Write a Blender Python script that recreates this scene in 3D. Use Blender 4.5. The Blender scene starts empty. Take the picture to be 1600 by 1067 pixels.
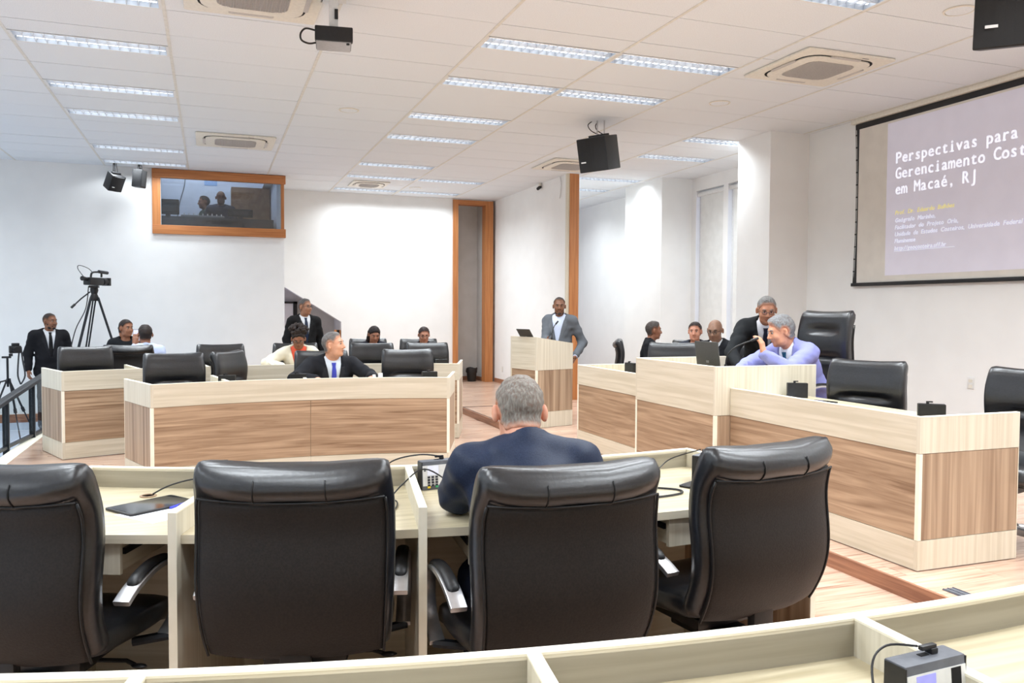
import bpy, bmesh, math, random
import numpy as np
from mathutils import Vector, Matrix

random.seed(7)
S = bpy.context.scene
COL = S.collection
PI = math.pi

# ------------------------------------------------------------------ camera
EYE = (0.0, 0.0, 1.51)
YAW, PIT, ROL = 0.35156873, 0.03818, -0.00512
cam_data = bpy.data.cameras.new('camera')
cam_data.sensor_fit = 'HORIZONTAL'
cam_data.sensor_width = 36.0
cam_data.lens = 36.0 * 1286.47 / 1600.0
cam_data.clip_start = 0.05
cam = bpy.data.objects.new('camera', cam_data)
COL.objects.link(cam)
_F = Vector((math.sin(YAW) * math.cos(PIT), math.cos(YAW) * math.cos(PIT), -math.sin(PIT)))
_R = Vector((math.cos(YAW), -math.sin(YAW), 0))
_U = _R.cross(_F)
_X = math.cos(ROL) * _R - math.sin(ROL) * _U
_Y = math.sin(ROL) * _R + math.cos(ROL) * _U
cam.matrix_world = Matrix(((_X.x, _Y.x, -_F.x, EYE[0]), (_X.y, _Y.y, -_F.y, EYE[1]), (_X.z, _Y.z, -_F.z, EYE[2]), (0, 0, 0, 1)))
S.camera = cam

# ------------------------------------------------------------------ world, exposure
world = bpy.data.worlds.new('sky')
S.world = world
world.use_nodes = True
world.node_tree.nodes['Background'].inputs[0].default_value = (0.72, 0.74, 1.0, 1)
world.node_tree.nodes['Background'].inputs[1].default_value = 1.2
S.view_settings.view_transform = 'Standard'
S.view_settings.look = 'None'
S.view_settings.exposure = 0.0
S.view_settings.gamma = 1.0
S.view_settings.use_curve_mapping = False
S.cycles.use_denoising = True
S.cycles.max_bounces = 7
S.cycles.diffuse_bounces = 4
S.cycles.glossy_bounces = 3
S.cycles.transparent_max_bounces = 6
S.cycles.adaptive_threshold = 0.04
S.cycles.caustics_reflective = False
S.cycles.caustics_refractive = False
LAMP_WATTS = 32.0          # each louvered ceiling lamp

# ------------------------------------------------------------------ materials
def lin(c):
    return tuple(((v / 255.0) / 12.92 if v / 255.0 <= 0.04045 else ((v / 255.0 + 0.055) / 1.055) ** 2.4) for v in c)

M = {}
def new_mat(name):
    m = bpy.data.materials.new(name)
    m.use_nodes = True
    nt = m.node_tree
    return m, nt, nt.nodes['Principled BSDF']

def noise_mat(name, c0, c1, scale=(30, 30, 30), detail=3.0, rough=0.5, bump=0.0, metal=0.0, spec=0.5, distort=0.0, lo=0.35, hi=0.65, coat=0.0):
    """two-tone procedural surface: stretched noise mixes two colours and may bump the surface"""
    m, nt, b = new_mat(name)
    tc = nt.nodes.new('ShaderNodeTexCoord')
    mp = nt.nodes.new('ShaderNodeMapping')
    mp.inputs['Scale'].default_value = scale
    nz = nt.nodes.new('ShaderNodeTexNoise')
    nz.inputs['Scale'].default_value = 1.0
    nz.inputs['Detail'].default_value = detail
    nz.inputs['Distortion'].default_value = distort
    rp = nt.nodes.new('ShaderNodeValToRGB')
    rp.color_ramp.elements[0].position = lo
    rp.color_ramp.elements[1].position = hi
    rp.color_ramp.elements[0].color = (*lin(c0), 1)
    rp.color_ramp.elements[1].color = (*lin(c1), 1)
    L = nt.links.new
    L(tc.outputs['Object'], mp.inputs['Vector'])
    L(mp.outputs['Vector'], nz.inputs['Vector'])
    L(nz.outputs['Fac'], rp.inputs['Fac'])
    L(rp.outputs['Color'], b.inputs['Base Color'])
    b.inputs['Roughness'].default_value = rough
    b.inputs['Metallic'].default_value = metal
    b.inputs['Specular IOR Level'].default_value = spec
    b.inputs['Coat Weight'].default_value = coat
    if bump:
        bp = nt.nodes.new('ShaderNodeBump')
        bp.inputs['Strength'].default_value = bump
        bp.inputs['Distance'].default_value = 0.004
        L(nz.outputs['Fac'], bp.inputs['Height'])
        L(bp.outputs['Normal'], b.inputs['Normal'])
    M[name] = m
    return m

def plain(name, c, rough=0.5, metal=0.0, spec=0.5, var=6, scale=40, emit=None, strength=1.0, bump=0.0):
    c0 = tuple(max(0, v - var) for v in c); c1 = tuple(min(255, v + var) for v in c)
    m = noise_mat(name, c0, c1, (scale, scale, scale), 2.0, rough, bump, metal, spec)
    if emit:
        b = m.node_tree.nodes['Principled BSDF']
        b.inputs['Emission Color'].default_value = (*lin(emit), 1)
        b.inputs['Emission Strength'].default_value = strength
        m.cycles.emission_sampling = 'NONE'
    return m

def glass_mat(name, tint, alpha_rough=0.0, mix=0.12):
    m, nt, b = new_mat(name)
    tr = nt.nodes.new('ShaderNodeBsdfTransparent')
    tr.inputs['Color'].default_value = (*tint, 1)
    gl = nt.nodes.new('ShaderNodeBsdfGlossy')
    gl.inputs['Roughness'].default_value = alpha_rough
    mx = nt.nodes.new('ShaderNodeMixShader')
    mx.inputs['Fac'].default_value = mix
    out = [n for n in nt.nodes if n.type == 'OUTPUT_MATERIAL'][0]
    nt.links.new(tr.outputs[0], mx.inputs[1]); nt.links.new(gl.outputs[0], mx.inputs[2])
    nt.links.new(mx.outputs[0], out.inputs['Surface'])
    nt.nodes.remove(b)
    M[name] = m
    return m

noise_mat('wall_paint', (238, 239, 238), (241, 242, 241), (3, 3, 3), 2, 0.75, 0.0, spec=0.2)
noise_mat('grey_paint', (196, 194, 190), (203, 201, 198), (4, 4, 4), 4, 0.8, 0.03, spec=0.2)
noise_mat('ceiling_tile', (222, 227, 232), (236, 241, 245), (160, 160, 160), 2, 0.9, 0.15, spec=0.1)
noise_mat('tee_bar', (214, 213, 206), (224, 223, 217), (20, 20, 20), 2, 0.6)
noise_mat('plenum', (90, 86, 84), (104, 99, 96), (8, 8, 8), 2, 0.9)
noise_mat('pale_h', (205, 196, 174), (222, 214, 195), (1.4, 1.4, 42), 5, 0.42, 0.02, distort=0.4)
noise_mat('pale_v', (206, 198, 178), (223, 216, 198), (48, 48, 1.2), 5, 0.42, 0.02, distort=0.3)
noise_mat('pale_top', (186, 173, 141), (209, 197, 168), (1.6, 34, 4), 5, 0.34, 0.02, distort=0.5)
noise_mat('edge_cream', (243, 237, 217), (248, 243, 226), (12, 12, 12), 2, 0.45)
noise_mat('walnut_h', (130, 101, 76), (194, 166, 137), (1.1, 1.1, 26), 7, 0.42, 0.03, distort=1.2, lo=0.28, hi=0.72)
noise_mat('walnut_v', (134, 108, 86), (192, 168, 142), (30, 30, 0.7), 7, 0.40, 0.03, distort=0.5, lo=0.3, hi=0.7)
noise_mat('orange_wood_v', (176, 110, 60), (200, 136, 82), (60, 60, 1.5), 5, 0.45, 0.03, distort=0.4)
noise_mat('orange_wood_h', (172, 105, 56), (198, 132, 78), (1.5, 6, 60), 5, 0.45, 0.03, distort=0.4)
noise_mat('riser_wood', (132, 88, 66), (170, 122, 94), (4, 2.0, 50), 5, 0.4, 0.02, distort=0.4)
noise_mat('carpet', (150, 160, 176), (174, 183, 198), (120, 120, 120), 3, 0.95, 0.3, spec=0.1)
noise_mat('leather', (18, 19, 22), (29, 30, 34), (90, 90, 90), 4, 0.30, 0.10, spec=0.85)
noise_mat('leather_back', (23, 20, 19), (33, 29, 27), (160, 160, 160), 4, 0.55, 0.2, spec=0.35)
plain('seam', (12, 12, 14), 0.5)
plain('silver', (196, 196, 198), 0.32, 0.85, var=4)
plain('dark_metal', (40, 43, 48), 0.4, 0.6, var=3)
plain('black_plastic', (22, 22, 24), 0.45, var=4)
plain('grey_plastic', (96, 99, 106), 0.5, var=5)
plain('white_plastic', (226, 227, 226), 0.45, var=4)
plain('cream_plastic', (228, 224, 212), 0.5, var=4)
plain('ac_grille', (196, 192, 188), 0.7, var=10, scale=260)
plain('ac_filter', (150, 147, 144), 0.9, var=6)
plain('void', (14, 13, 13), 0.9, var=2)
plain('paper', (240, 242, 248), 0.8, var=3)
plain('tablet_glass', (26, 30, 38), 0.08, spec=0.8, var=4)
plain('laptop_lid', (74, 73, 70), 0.5, 0.2, var=4, scale=160)
plain('lcd', (214, 216, 232), 0.3, var=4, emit=(225, 228, 245), strength=0.35)
plain('lcd_violet', (150, 150, 220), 0.3, var=6, emit=(150, 150, 230), strength=0.35)
plain('key_dark', (44, 46, 58), 0.5)
plain('key_green', (60, 170, 110), 0.4)
plain('key_red', (214, 74, 66), 0.4)
plain('key_yellow', (226, 196, 52), 0.4)
plain('blue_pen', (66, 76, 200), 0.35)
plain('bin_black', (24, 25, 26), 0.4, var=5)
plain('blind', (226, 228, 226), 0.85, var=3, scale=8)
plain('screen_cloth', (224, 220, 212), 0.9, var=3, scale=6)
plain('speaker_grille', (24, 24, 25), 0.75, var=7, scale=400)
plain('booth_wall', (214, 222, 238), 0.8, var=4, scale=5)
plain('booth_dark', (52, 54, 58), 0.7, var=8, scale=30)
plain('booth_brown', (120, 92, 70), 0.7, var=8, scale=12)
glass_mat('booth_glass', (0.86, 0.90, 0.93), 0.02, 0.07)
glass_mat('clear_glass', (0.92, 0.95, 0.95), 0.02, 0.08)
glass_mat('lens_glass', (0.93, 0.94, 0.95), 0.05, 0.03)
# laminate floor: streaky boards, each board its own tone
def floor_mat():
    m, nt, b = new_mat('laminate')
    L = nt.links.new
    tc = nt.nodes.new('ShaderNodeTexCoord'); mp = nt.nodes.new('ShaderNodeMapping')
    mp.inputs['Scale'].default_value = (2.0, 26, 4)
    oi = nt.nodes.new('ShaderNodeObjectInfo')
    add = nt.nodes.new('ShaderNodeVectorMath'); add.operation = 'ADD'
    mul = nt.nodes.new('ShaderNodeVectorMath'); mul.operation = 'SCALE'; mul.inputs['Scale'].default_value = 37.0
    com = nt.nodes.new('ShaderNodeCombineXYZ')
    L(oi.outputs['Random'], com.inputs[0]); L(oi.outputs['Random'], com.inputs[1])
    L(com.outputs[0], mul.inputs[0])
    L(tc.outputs['Object'], mp.inputs['Vector']); L(mp.outputs[0], add.inputs[0]); L(mul.outputs[0], add.inputs[1])
    nz = nt.nodes.new('ShaderNodeTexNoise'); nz.inputs['Scale'].default_value = 1.0; nz.inputs['Detail'].default_value = 6; nz.inputs['Distortion'].default_value = 0.9
    L(add.outputs[0], nz.inputs['Vector'])
    rp = nt.nodes.new('ShaderNodeValToRGB')
    e = rp.color_ramp.elements
    e[0].position = 0.26; e[0].color = (*lin((146, 110, 92)), 1)
    e[1].position = 0.62; e[1].color = (*lin((208, 178, 156)), 1)
    k = e.new(0.42); k.color = (*lin((194, 160, 138)), 1)
    L(nz.outputs['Fac'], rp.inputs['Fac'])
    hs = nt.nodes.new('ShaderNodeHueSaturation')
    mr = nt.nodes.new('ShaderNodeMapRange'); mr.inputs['To Min'].default_value = 0.90; mr.inputs['To Max'].default_value = 1.08
    L(oi.outputs['Random'], mr.inputs['Value']); L(mr.outputs[0], hs.inputs['Value'])
    L(rp.outputs['Color'], hs.inputs['Color']); L(hs.outputs['Color'], b.inputs['Base Color'])
    b.inputs['Roughness'].default_value = 0.24
    M['laminate'] = m
floor_mat()

# ------------------------------------------------------------------ mesh helpers: every shape is (verts, faces)
def join(*parts):
    V, F = [], []
    for v, f in parts:
        o = len(V); V.extend(v); F.extend([tuple(i + o for i in q) for q in f])
    return V, F

def box(x0, x1, y0, y1, z0, z1):
    v = [(x0, y0, z0), (x1, y0, z0), (x1, y1, z0), (x0, y1, z0), (x0, y0, z1), (x1, y0, z1), (x1, y1, z1), (x0, y1, z1)]
    return v, [(3, 2, 1, 0), (4, 5, 6, 7), (0, 1, 5, 4), (1, 2, 6, 5), (2, 3, 7, 6), (3, 0, 4, 7)]

def xf(part, mat):
    return [tuple(mat @ Vector(p)) for p in part[0]], part[1]

def prism(poly, axis, a, b):
    """polygon (2-D, counter-clockwise) swept along an axis"""
    n = len(poly)
    def p3(p, t):
        return {'z': (p[0], p[1], t), 'y': (p[0], t, p[1]), 'x': (t, p[0], p[1])}[axis]
    v = [p3(p, a) for p in poly] + [p3(p, b) for p in poly]
    f = [tuple(reversed(range(n))), tuple(range(n, 2 * n))] + [(i, (i + 1) % n, n + (i + 1) % n, n + i) for i in range(n)]
    return v, f

def loft(loops, cap=True, closed=False):
    n = len(loops[0]); V = [p for l in loops for p in l]; F = []
    m = len(loops)
    for i in range(m if closed else m - 1):
        j = (i + 1) % m
        for k in range(n):
            F.append((i * n + k, i * n + (k + 1) % n, j * n + (k + 1) % n, j * n + k))
    if cap and not closed:
        F.append(tuple(reversed(range(n)))); F.append(tuple(range((m - 1) * n, m * n)))
    return V, F

def tube(path, r, n=8, closed=False):
    P = [Vector(p) for p in path]; m = len(P); loops = []; up = None
    rs = r if isinstance(r, (list, tuple)) else [r] * m
    for i in range(m):
        if closed: t = P[(i + 1) % m] - P[i - 1]
        else: t = P[min(i + 1, m - 1)] - P[max(i - 1, 0)]
        t.normalize()
        if up is None:
            up = Vector((0, 0, 1)) if abs(t.z) < 0.9 else Vector((0, 1, 0))
        a = t.cross(up)
        if a.length < 1e-5: a = t.cross(Vector((1, 0, 0)))
        a.normalize(); b = a.cross(t).normalized(); up = b
        loops.append([tuple(P[i] + rs[i] * (math.cos(2 * PI * k / n) * a + math.sin(2 * PI * k / n) * b)) for k in range(n)])
    return loft(loops, True, closed)

def lathe(prof, n=20, c=(0, 0, 0)):
    loops = [[(c[0] + r * math.cos(2 * PI * k / n), c[1] + r * math.sin(2 * PI * k / n), c[2] + z) for k in range(n)] for r, z in prof]
    return loft(loops)

def cyl(p, q, r, n=12):
    return tube([p, q], r, n)

def sph(c, r, n=12, m=8):
    rx, ry, rz = (r, r, r) if not isinstance(r, (tuple, list)) else r
    loops = []
    for i in range(m + 1):
        a = -PI / 2 + PI * (0.03 + 0.94 * i / m)
        loops.append([(c[0] + rx * math.cos(a) * math.cos(2 * PI * k / n), c[1] + ry * math.cos(a) * math.sin(2 * PI * k / n), c[2] + rz * math.sin(a)) for k in range(n)])
    return loft(loops)

def arc_slab(c, r0, r1, a0, a1, z0, z1, n=None):
    n = n or max(1, int(abs(a1 - a0) * max(r0, 1) / 0.12)) if r0 < 50 else 1
    loops = []
    for i in range(n + 1):
        a = a0 + (a1 - a0) * i / n; ca, sa = math.cos(a), math.sin(a)
        loops.append([(c[0] + r0 * ca, c[1] + r0 * sa, z0), (c[0] + r1 * ca, c[1] + r1 * sa, z0), (c[0] + r1 * ca, c[1] + r1 * sa, z1), (c[0] + r0 * ca, c[1] + r0 * sa, z1)])
    return loft(loops)

def rad_slab(c, a, r0, r1, o0, o1, z0, z1):
    ca, sa = math.cos(a), math.sin(a)
    def p(r, o, z): return (c[0] + r * ca - o * sa, c[1] + r * sa + o * ca, z)
    v = [p(r0, o0, z0), p(r1, o0, z0), p(r1, o1, z0), p(r0, o1, z0), p(r0, o0, z1), p(r1, o0, z1), p(r1, o1, z1), p(r0, o1, z1)]
    return v, box(0, 1, 0, 1, 0, 1)[1]

def smooth_path(pts, k=6):
    """Catmull-Rom through the points"""
    P = [Vector(p) for p in pts]; out = []
    for i in range(len(P) - 1):
        p0, p1, p2, p3 = P[max(i - 1, 0)], P[i], P[i + 1], P[min(i + 2, len(P) - 1)]
        for j in range(k):
            t = j / k
            out.append(0.5 * ((2 * p1) + (p2 - p0) * t + (2 * p0 - 5 * p1 + 4 * p2 - p3) * t * t + (3 * p1 - p0 - 3 * p2 + p3) * t ** 3))
    out.append(P[-1]); return out

def mesh_of(name, part, material, smooth=False, angle=None):
    me = bpy.data.meshes.new(name)
    me.from_pydata([tuple(v) for v in part[0]], [], part[1])
    bm = bmesh.new(); bm.from_mesh(me)
    bmesh.ops.recalc_face_normals(bm, faces=bm.faces)
    bm.to_mesh(me); bm.free()
    me.materials.append(M[material] if isinstance(material, str) else material)
    if smooth:
        me.polygons.foreach_set('use_smooth', [True] * len(me.polygons))
        if angle: me.set_sharp_from_angle(angle=angle)
    return me

def obj(name, part, material, parent=None, smooth=False, bevel=0.0, angle=0.7, seg=2):
    me = part if isinstance(part, bpy.types.Mesh) else mesh_of(name, part, material, smooth, angle)
    if bevel and not isinstance(part, bpy.types.Mesh):
        bm = bmesh.new(); bm.from_mesh(me)
        es = [e for e in bm.edges if len(e.link_faces) == 2 and e.calc_face_angle(0) > 0.6]
        bmesh.ops.bevel(bm, geom=es, offset=bevel, segments=seg, affect='EDGES', profile=0.6)
        bm.to_mesh(me); bm.free()
        me.polygons.foreach_set('use_smooth', [True] * len(me.polygons)); me.set_sharp_from_angle(angle=0.9)
    o = bpy.data.objects.new(name, me)
    COL.objects.link(o)
    if parent is not None: o.parent = parent
    return o

def tag(o, label, cat, group=None):
    o['label'] = label; o['category'] = cat
    if group: o['group'] = group
    return o

def struct(name, part, material, parent=None, label=None, cat=None, **kw):
    o = obj(name, part, material, parent, **kw)
    if parent is None:
        o['kind'] = 'structure'
        if label: o['label'] = label; o['category'] = cat or 'wall'
    return o

def thing(name, label, cat, loc=(0, 0, 0), rz=0.0, group=None):
    o = bpy.data.objects.new(name, None)
    o.empty_display_size = 0.1
    COL.objects.link(o)
    o.location = loc; o.rotation_euler = (0, 0, rz)
    return tag(o, label, cat, group)

def dup(o, parent=None):
    c = o.copy(); COL.objects.link(c)
    if parent is not None:
        c.parent = parent
    for ch in o.children: dup(ch, c)
    return c
# ------------------------------------------------------------------ the room
CEIL = 3.792
GX, GY = -0.3113, 6.921            # a crossing of the ceiling grid
TW, TD = 1.25, 0.625
PLAT = 0.085                       # raised platform on the right
CARP = -0.29                       # carpeted public floor on the left
X_R, X_SCREEN = 7.88, 7.28         # window wall, screen wall
Y_BOOTH, Y_FAR = 14.72, 16.40
X_L, Y_B = -6.2, -3.2
X_PART = 5.63                      # partition behind the lectern
gx = lambda c: GX + TW * c
gy = lambda r: GY + TD * r

# floor: slab plus laminate boards
floor = struct('floor', join(box(-1.95, 3.45, Y_B, 11.45, -0.10, -0.012), box(0.4, X_R + .1, 11.45, 18.0, -0.10, -0.012)), 'riser_wood', label='reddish laminate board floor of the chamber', cat='floor')
plat = struct('floor_platform', box(3.45, X_R, Y_B, 11.55, -0.10, PLAT - 0.012), 'riser_wood', label='low laminate covered platform under the right hand benches', cat='platform')
struct('floor_carpet', join(box(X_L, -1.95, Y_B, Y_BOOTH + .05, CARP - .06, CARP), box(-1.95, 0.4, 11.45, Y_BOOTH + .05, CARP - .06, CARP)), 'carpet', label='blue grey carpet of the lower public area at the left', cat='carpet')
struct('trim_1', box(-1.99, -1.85, Y_B, 11.46, CARP, 0.004), 'edge_cream', label='white nosing along the left edge of the laminate floor', cat='nosing')
struct('trim_2', join(box(0.36, 0.4, 11.4, Y_BOOTH, CARP, 0.002), box(-1.9, 0.4, 11.45, 11.49, CARP, 0.002)), 'edge_cream')

def boards(parent, x0, x1, y0, y1, z, show):
    w, ln = 0.2, 1.3
    base = None; rest = []
    r = 0; y = y0
    while y < y1 - 0.02:
        ye = min(y + w, y1)
        x = x0 - (r * 0.47 % ln)
        while x < x1 - 0.02:
            a, b = max(x, x0), min(x + ln, x1)
            if b - a > 0.03:
                p = box(a + .001, b - .001, y + .001, ye - .001, z - .012, z - random.random() * 0.0006)
                if show((a + b) / 2, (y + ye) / 2):
                    obj('plank', p, 'laminate', parent)
                else:
                    rest.append(p)
            x += ln
        y += w; r += 1
    if rest:
        o = obj('plank_field', join(*rest), 'laminate', parent); o['kind'] = 'stuff'
boards(floor, -1.85, 3.45, Y_B, 11.45, 0.0, lambda x, y: (x > 1.7 and 2.2 < y < 6.6) or (x > 2.2 and y > 7.4) or (x < -0.9 and 8.6 < y < 11.2))
boards(floor, 0.4, X_R, 11.45, 18.0, 0.0, lambda x, y: 2.6 < x < 5.8 and y < 16.5)
boards(plat, 3.45, X_R, Y_B, 11.55, PLAT, lambda x, y: (x < 5.2 and 2.0 < y < 4.6) or (x < 5.4 and 8.0 < y))
riser = struct('trim_3', join(box(3.432, 3.452, Y_B, 11.57, 0.0, PLAT + .003), box(3.432, X_PART, 11.55, 11.57, 0.0, PLAT + .003)), 'riser_wood', label='dark reddish riser board along the platform step', cat='riser')
tag(obj('socket_channel', join(box(3.52, 3.60, 2.55, 3.16, PLAT, PLAT + .004), box(3.525, 3.53, 2.55, 3.16, PLAT, PLAT + .007), box(3.555, 3.56, 2.55, 3.16, PLAT, PLAT + .007), box(3.59, 3.595, 2.55, 3.16, PLAT, PLAT + .007)), 'grey_plastic'), 'grey ribbed strip set on the platform beside its step edge', 'floor strip')
obj_strip = tag(obj('step_edge_strip', join(box(3.46, 3.47, 9.6, 11.54, PLAT, PLAT + .004), box(3.46, 4.3, 11.53, 11.54, PLAT, PLAT + .004)), 'dark_metal'), 'thin dark metal strip along the platform corner by the lectern', 'edge strip')

# walls
Z0 = CARP - 0.05; ZT = 4.3
struct('wall_booth', join(box(X_L, -0.74, Y_BOOTH, Y_BOOTH + .12, Z0, ZT), box(-0.74, 1.17, Y_BOOTH, Y_BOOTH + .12, Z0, 2.87), box(-0.74, 1.17, Y_BOOTH, Y_BOOTH + .12, 3.655, ZT), box(1.17, 1.21, Y_BOOTH, Y_BOOTH + .12, Z0, ZT), box(1.15, 1.21, Y_BOOTH + .12, Y_FAR, Z0, ZT)), 'wall_paint', label='white far wall on the left holding the control booth window', cat='wall')
struct('wall_far', join(prism([(1.21, 2.02), (2.43, 1.26), (2.43, 0), (4.72, 0), (4.72, ZT), (1.21, ZT)], 'y', Y_FAR, Y_FAR + .14), box(4.72, 5.57, Y_FAR, Y_FAR + .14, 3.76, ZT)), 'wall_paint', label='bright white far wall between the booth and the lectern', cat='wall')
# recess under the stairs
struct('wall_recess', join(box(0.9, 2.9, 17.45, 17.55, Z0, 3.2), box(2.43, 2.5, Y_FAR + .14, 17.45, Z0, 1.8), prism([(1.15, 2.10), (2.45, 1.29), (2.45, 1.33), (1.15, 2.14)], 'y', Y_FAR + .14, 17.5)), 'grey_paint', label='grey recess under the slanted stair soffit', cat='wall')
d = struct('door_1', box(1.30, 1.60, 17.40, 17.45, 0.0, 1.62), 'wall_paint', label='pale door in the grey recess under the stairs', cat='door')
obj('door_frame', join(box(1.60, 1.68, 17.37, 17.45, 0.0, 1.66), box(1.25, 1.68, 17.37, 17.45, 1.62, 1.66)), 'black_plastic', d)
tr = struct('trim_4', box(2.30, 2.42, 16.43, 16.50, 0.0, 1.10), 'orange_wood_v', label='narrow upright wooden post in the stair recess', cat='post')
obj('dark_face', box(2.345, 2.40, 16.424, 16.43, 0.0, 1.10), 'void', tr)
# niche with wooden frame
NB = 16.95
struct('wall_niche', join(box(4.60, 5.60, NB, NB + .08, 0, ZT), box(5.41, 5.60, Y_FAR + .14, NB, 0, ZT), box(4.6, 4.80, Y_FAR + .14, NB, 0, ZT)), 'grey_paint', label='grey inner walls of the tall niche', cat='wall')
fr = struct('trim_5', box(4.705, 4.815, Y_FAR - .03, Y_FAR + .2, 0, 3.77), 'orange_wood_v', label='tall orange wooden frame around the grey niche', cat='door frame')
obj('frame_post', box(5.405, 5.575, Y_FAR - .03, Y_FAR + .2, 0, 3.77), 'orange_wood_v', fr)
obj('frame_head', box(4.815, 5.405, Y_FAR - .03, Y_FAR + .2, 3.68, 3.77), 'orange_wood_h', fr)
# partition behind the lectern, with its wooden end post
struct('wall_partition', box(X_PART, X_PART + .16, 12.72, Y_FAR + .14, 0, ZT), 'wall_paint', label='white partition wall behind the lectern', cat='wall')
pt = struct('trim_6', box(X_PART + .03, X_PART + .20, 12.66, 12.72, 0, CEIL), 'orange_wood_v', label='orange wooden end post of the partition behind the speaker', cat='post')
obj('post_edge', box(X_PART - .012, X_PART + .03, 12.67, 12.74, 0, CEIL), 'pale_v', pt)
struct('wall_alcove', box(X_PART, X_R + .1, 17.9, 18.0, 0, ZT), 'wall_paint')
# right hand wall: window strip, columns, screen wall
WZ = 3.57
struct('wall_right', join(box(X_R, X_R + .2, 12.30, 18.0, 0, ZT), box(X_R, X_R + .2, 11.37, 11.50, 0.25, WZ), box(X_R, X_R + .2, 8.7, 10.0, 0, ZT), box(X_R, X_R + .2, 10.0, 12.30, WZ, ZT), box(X_R, X_R + .2, 10.0, 12.30, 0, 0.25)), 'wall_paint', label='white right hand wall with the blinds, beyond the column', cat='wall')
struct('wall_screen', box(X_SCREEN, X_SCREEN + .2, Y_B, 8.75, 0, ZT), 'wall_paint', label='white right hand wall behind the projection screen', cat='wall')
struct('column', box(6.68, X_R + .1, 8.74, 9.42, 0, ZT), 'wall_paint', label='square white column nearest the projection screen', cat='column')
struct('column', box(7.28, X_R + .1, 12.43, 13.75, 0, ZT), 'wall_paint', label='white column farther back beside the window blinds', cat='column')
for i, (a, b) in enumerate(((10.0, 11.37), (11.50, 12.30))):
    w = struct('window_%d' % (i + 2), box(X_R + .12, X_R + .13, a, b, 0.25, WZ), 'clear_glass', label=('window with roller blind beside the nearer column', 'narrow window with roller blind beside the farther column')[i], cat='window')
    obj('window_frame', join(box(X_R + .08, X_R + .16, a, a + .03, .25, WZ), box(X_R + .08, X_R + .16, b - .03, b, .25, WZ), box(X_R + .08, X_R + .16, a + .03, b - .03, WZ - .04, WZ), box(X_R + .08, X_R + .16, a + .03, b - .03, .25, .29)), 'white_plastic', w)
    bl = tag(obj('roller_blind', box(X_R + .035, X_R + .039, a + .02, b - .10, 0.30, WZ - .10), 'blind'), ('wider white roller blind pulled down beside the nearer column', 'narrower white roller blind pulled down right beside the farther column')[i], 'blind')
    obj('cassette', box(X_R + .01, X_R + .07, a + .01, b - .02, WZ - .10, WZ - .035), 'white_plastic', bl, bevel=0.006)
    obj('bottom_bar', box(X_R + .03, X_R + .044, a + .02, b - .10, 0.27, 0.30), 'white_plastic', bl)
# walls outside the frame
struct('wall_left', box(X_L - .2, X_L, Y_B, Y_BOOTH, Z0, ZT), 'wall_paint')
struct('wall_back', box(X_L - .2, X_SCREEN + .2, Y_B - .2, Y_B, Z0, ZT), 'wall_paint')
# baseboards
def base(name, *bs): return struct(name, join(*bs), 'riser_wood')
base('baseboard_booth', box(X_L, 1.2, Y_BOOTH - .015, Y_BOOTH, CARP, CARP + .13))
base('baseboard_far', box(2.43, 4.70, Y_FAR - .015, Y_FAR, 0, .085))
base('baseboard_niche', box(4.80, 5.41, NB - .015, NB, 0, .085), box(5.395, 5.41, Y_FAR + .2, NB - .015, 0, .085))
base('baseboard_partition', box(X_PART - .015, X_PART, 12.76, Y_FAR, 0, .085))
base('baseboard_right', box(X_SCREEN - .012, X_SCREEN, Y_B, 8.74, PLAT, PLAT + .085))

# ceiling: plenum slab, tee bars, one object per tile
ceil = struct('ceiling', join(box(X_L - .2, 1.2, Y_B - .2, Y_BOOTH + .06, CEIL + .10, CEIL + .2), box(1.2, X_R + .2, Y_B - .2, 18.0, CEIL + .10, CEIL + .2)), 'plenum', label='suspended ceiling of white tiles', cat='ceiling')
C0, C1, R0, R1 = -5, 6, -17, 17
obj('edge_filler', join(box(X_L, gx(C0), Y_B, Y_BOOTH, CEIL, CEIL + .02), box(gx(C1 + 1) - .8, X_R + .1, Y_B, 18, CEIL + .004, CEIL + .024)), 'ceiling_tile', ceil)
for c in range(C0, C1 + 1):
    y1 = Y_BOOTH if gx(c) < 1.2 else 17.9
    if gx(c) > X_R: break
    obj('tee_bar', box(gx(c) - .013, gx(c) + .013, Y_B, y1, CEIL - .003, CEIL + .012), 'tee_bar', ceil)
LAMPS = []   # (column, first row)
for c in (-4, -1, 2):
    for r in (-13.5, -11, -8.5, -6, -3.5, -0.5, 1.5, 4, 6, 9.5, 11.5): LAMPS.append((c, r))
LAMPS += [(2, 14), (3, 14), (3, 11.5), (3, -0.5), (3, 1.5), (3, -3.5), (3, -6), (3, -11), (5, 4), (5, 6), (5, 9.5), (5, 11.5), (5, 14), (5, -6), (5, -8.5), (5, -11), (3, -8.5)]  # some lamps behind the viewer are unseen, added to brighten the right wall
lamp_half = {}
for c, r in LAMPS:
    lamp_half.setdefault((c, math.floor(r)), []).append(r - math.floor(r))
def see(x, y, z):
    v = Vector((x, y, z)) - Vector(EYE)
    zc = v.dot(_F)
    if zc < .2: return None
    return 800 + 1286.47 * v.dot(_X) / zc, 533.5 - 1286.47 * v.dot(_Y) / zc
tile_full = mesh_of('tile', box(-TW / 2 + .013, TW / 2 - .013, -TD / 2 + .0045, TD / 2 - .0045, 0, .014), 'ceiling_tile')
tile_half = mesh_of('tile', box(-TW / 2 + .013, TW / 2 - .013, -TD / 4 + .0045, TD / 4 - .0045, 0, .014), 'ceiling_tile')
rest = []; n_tiles = 0
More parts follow.
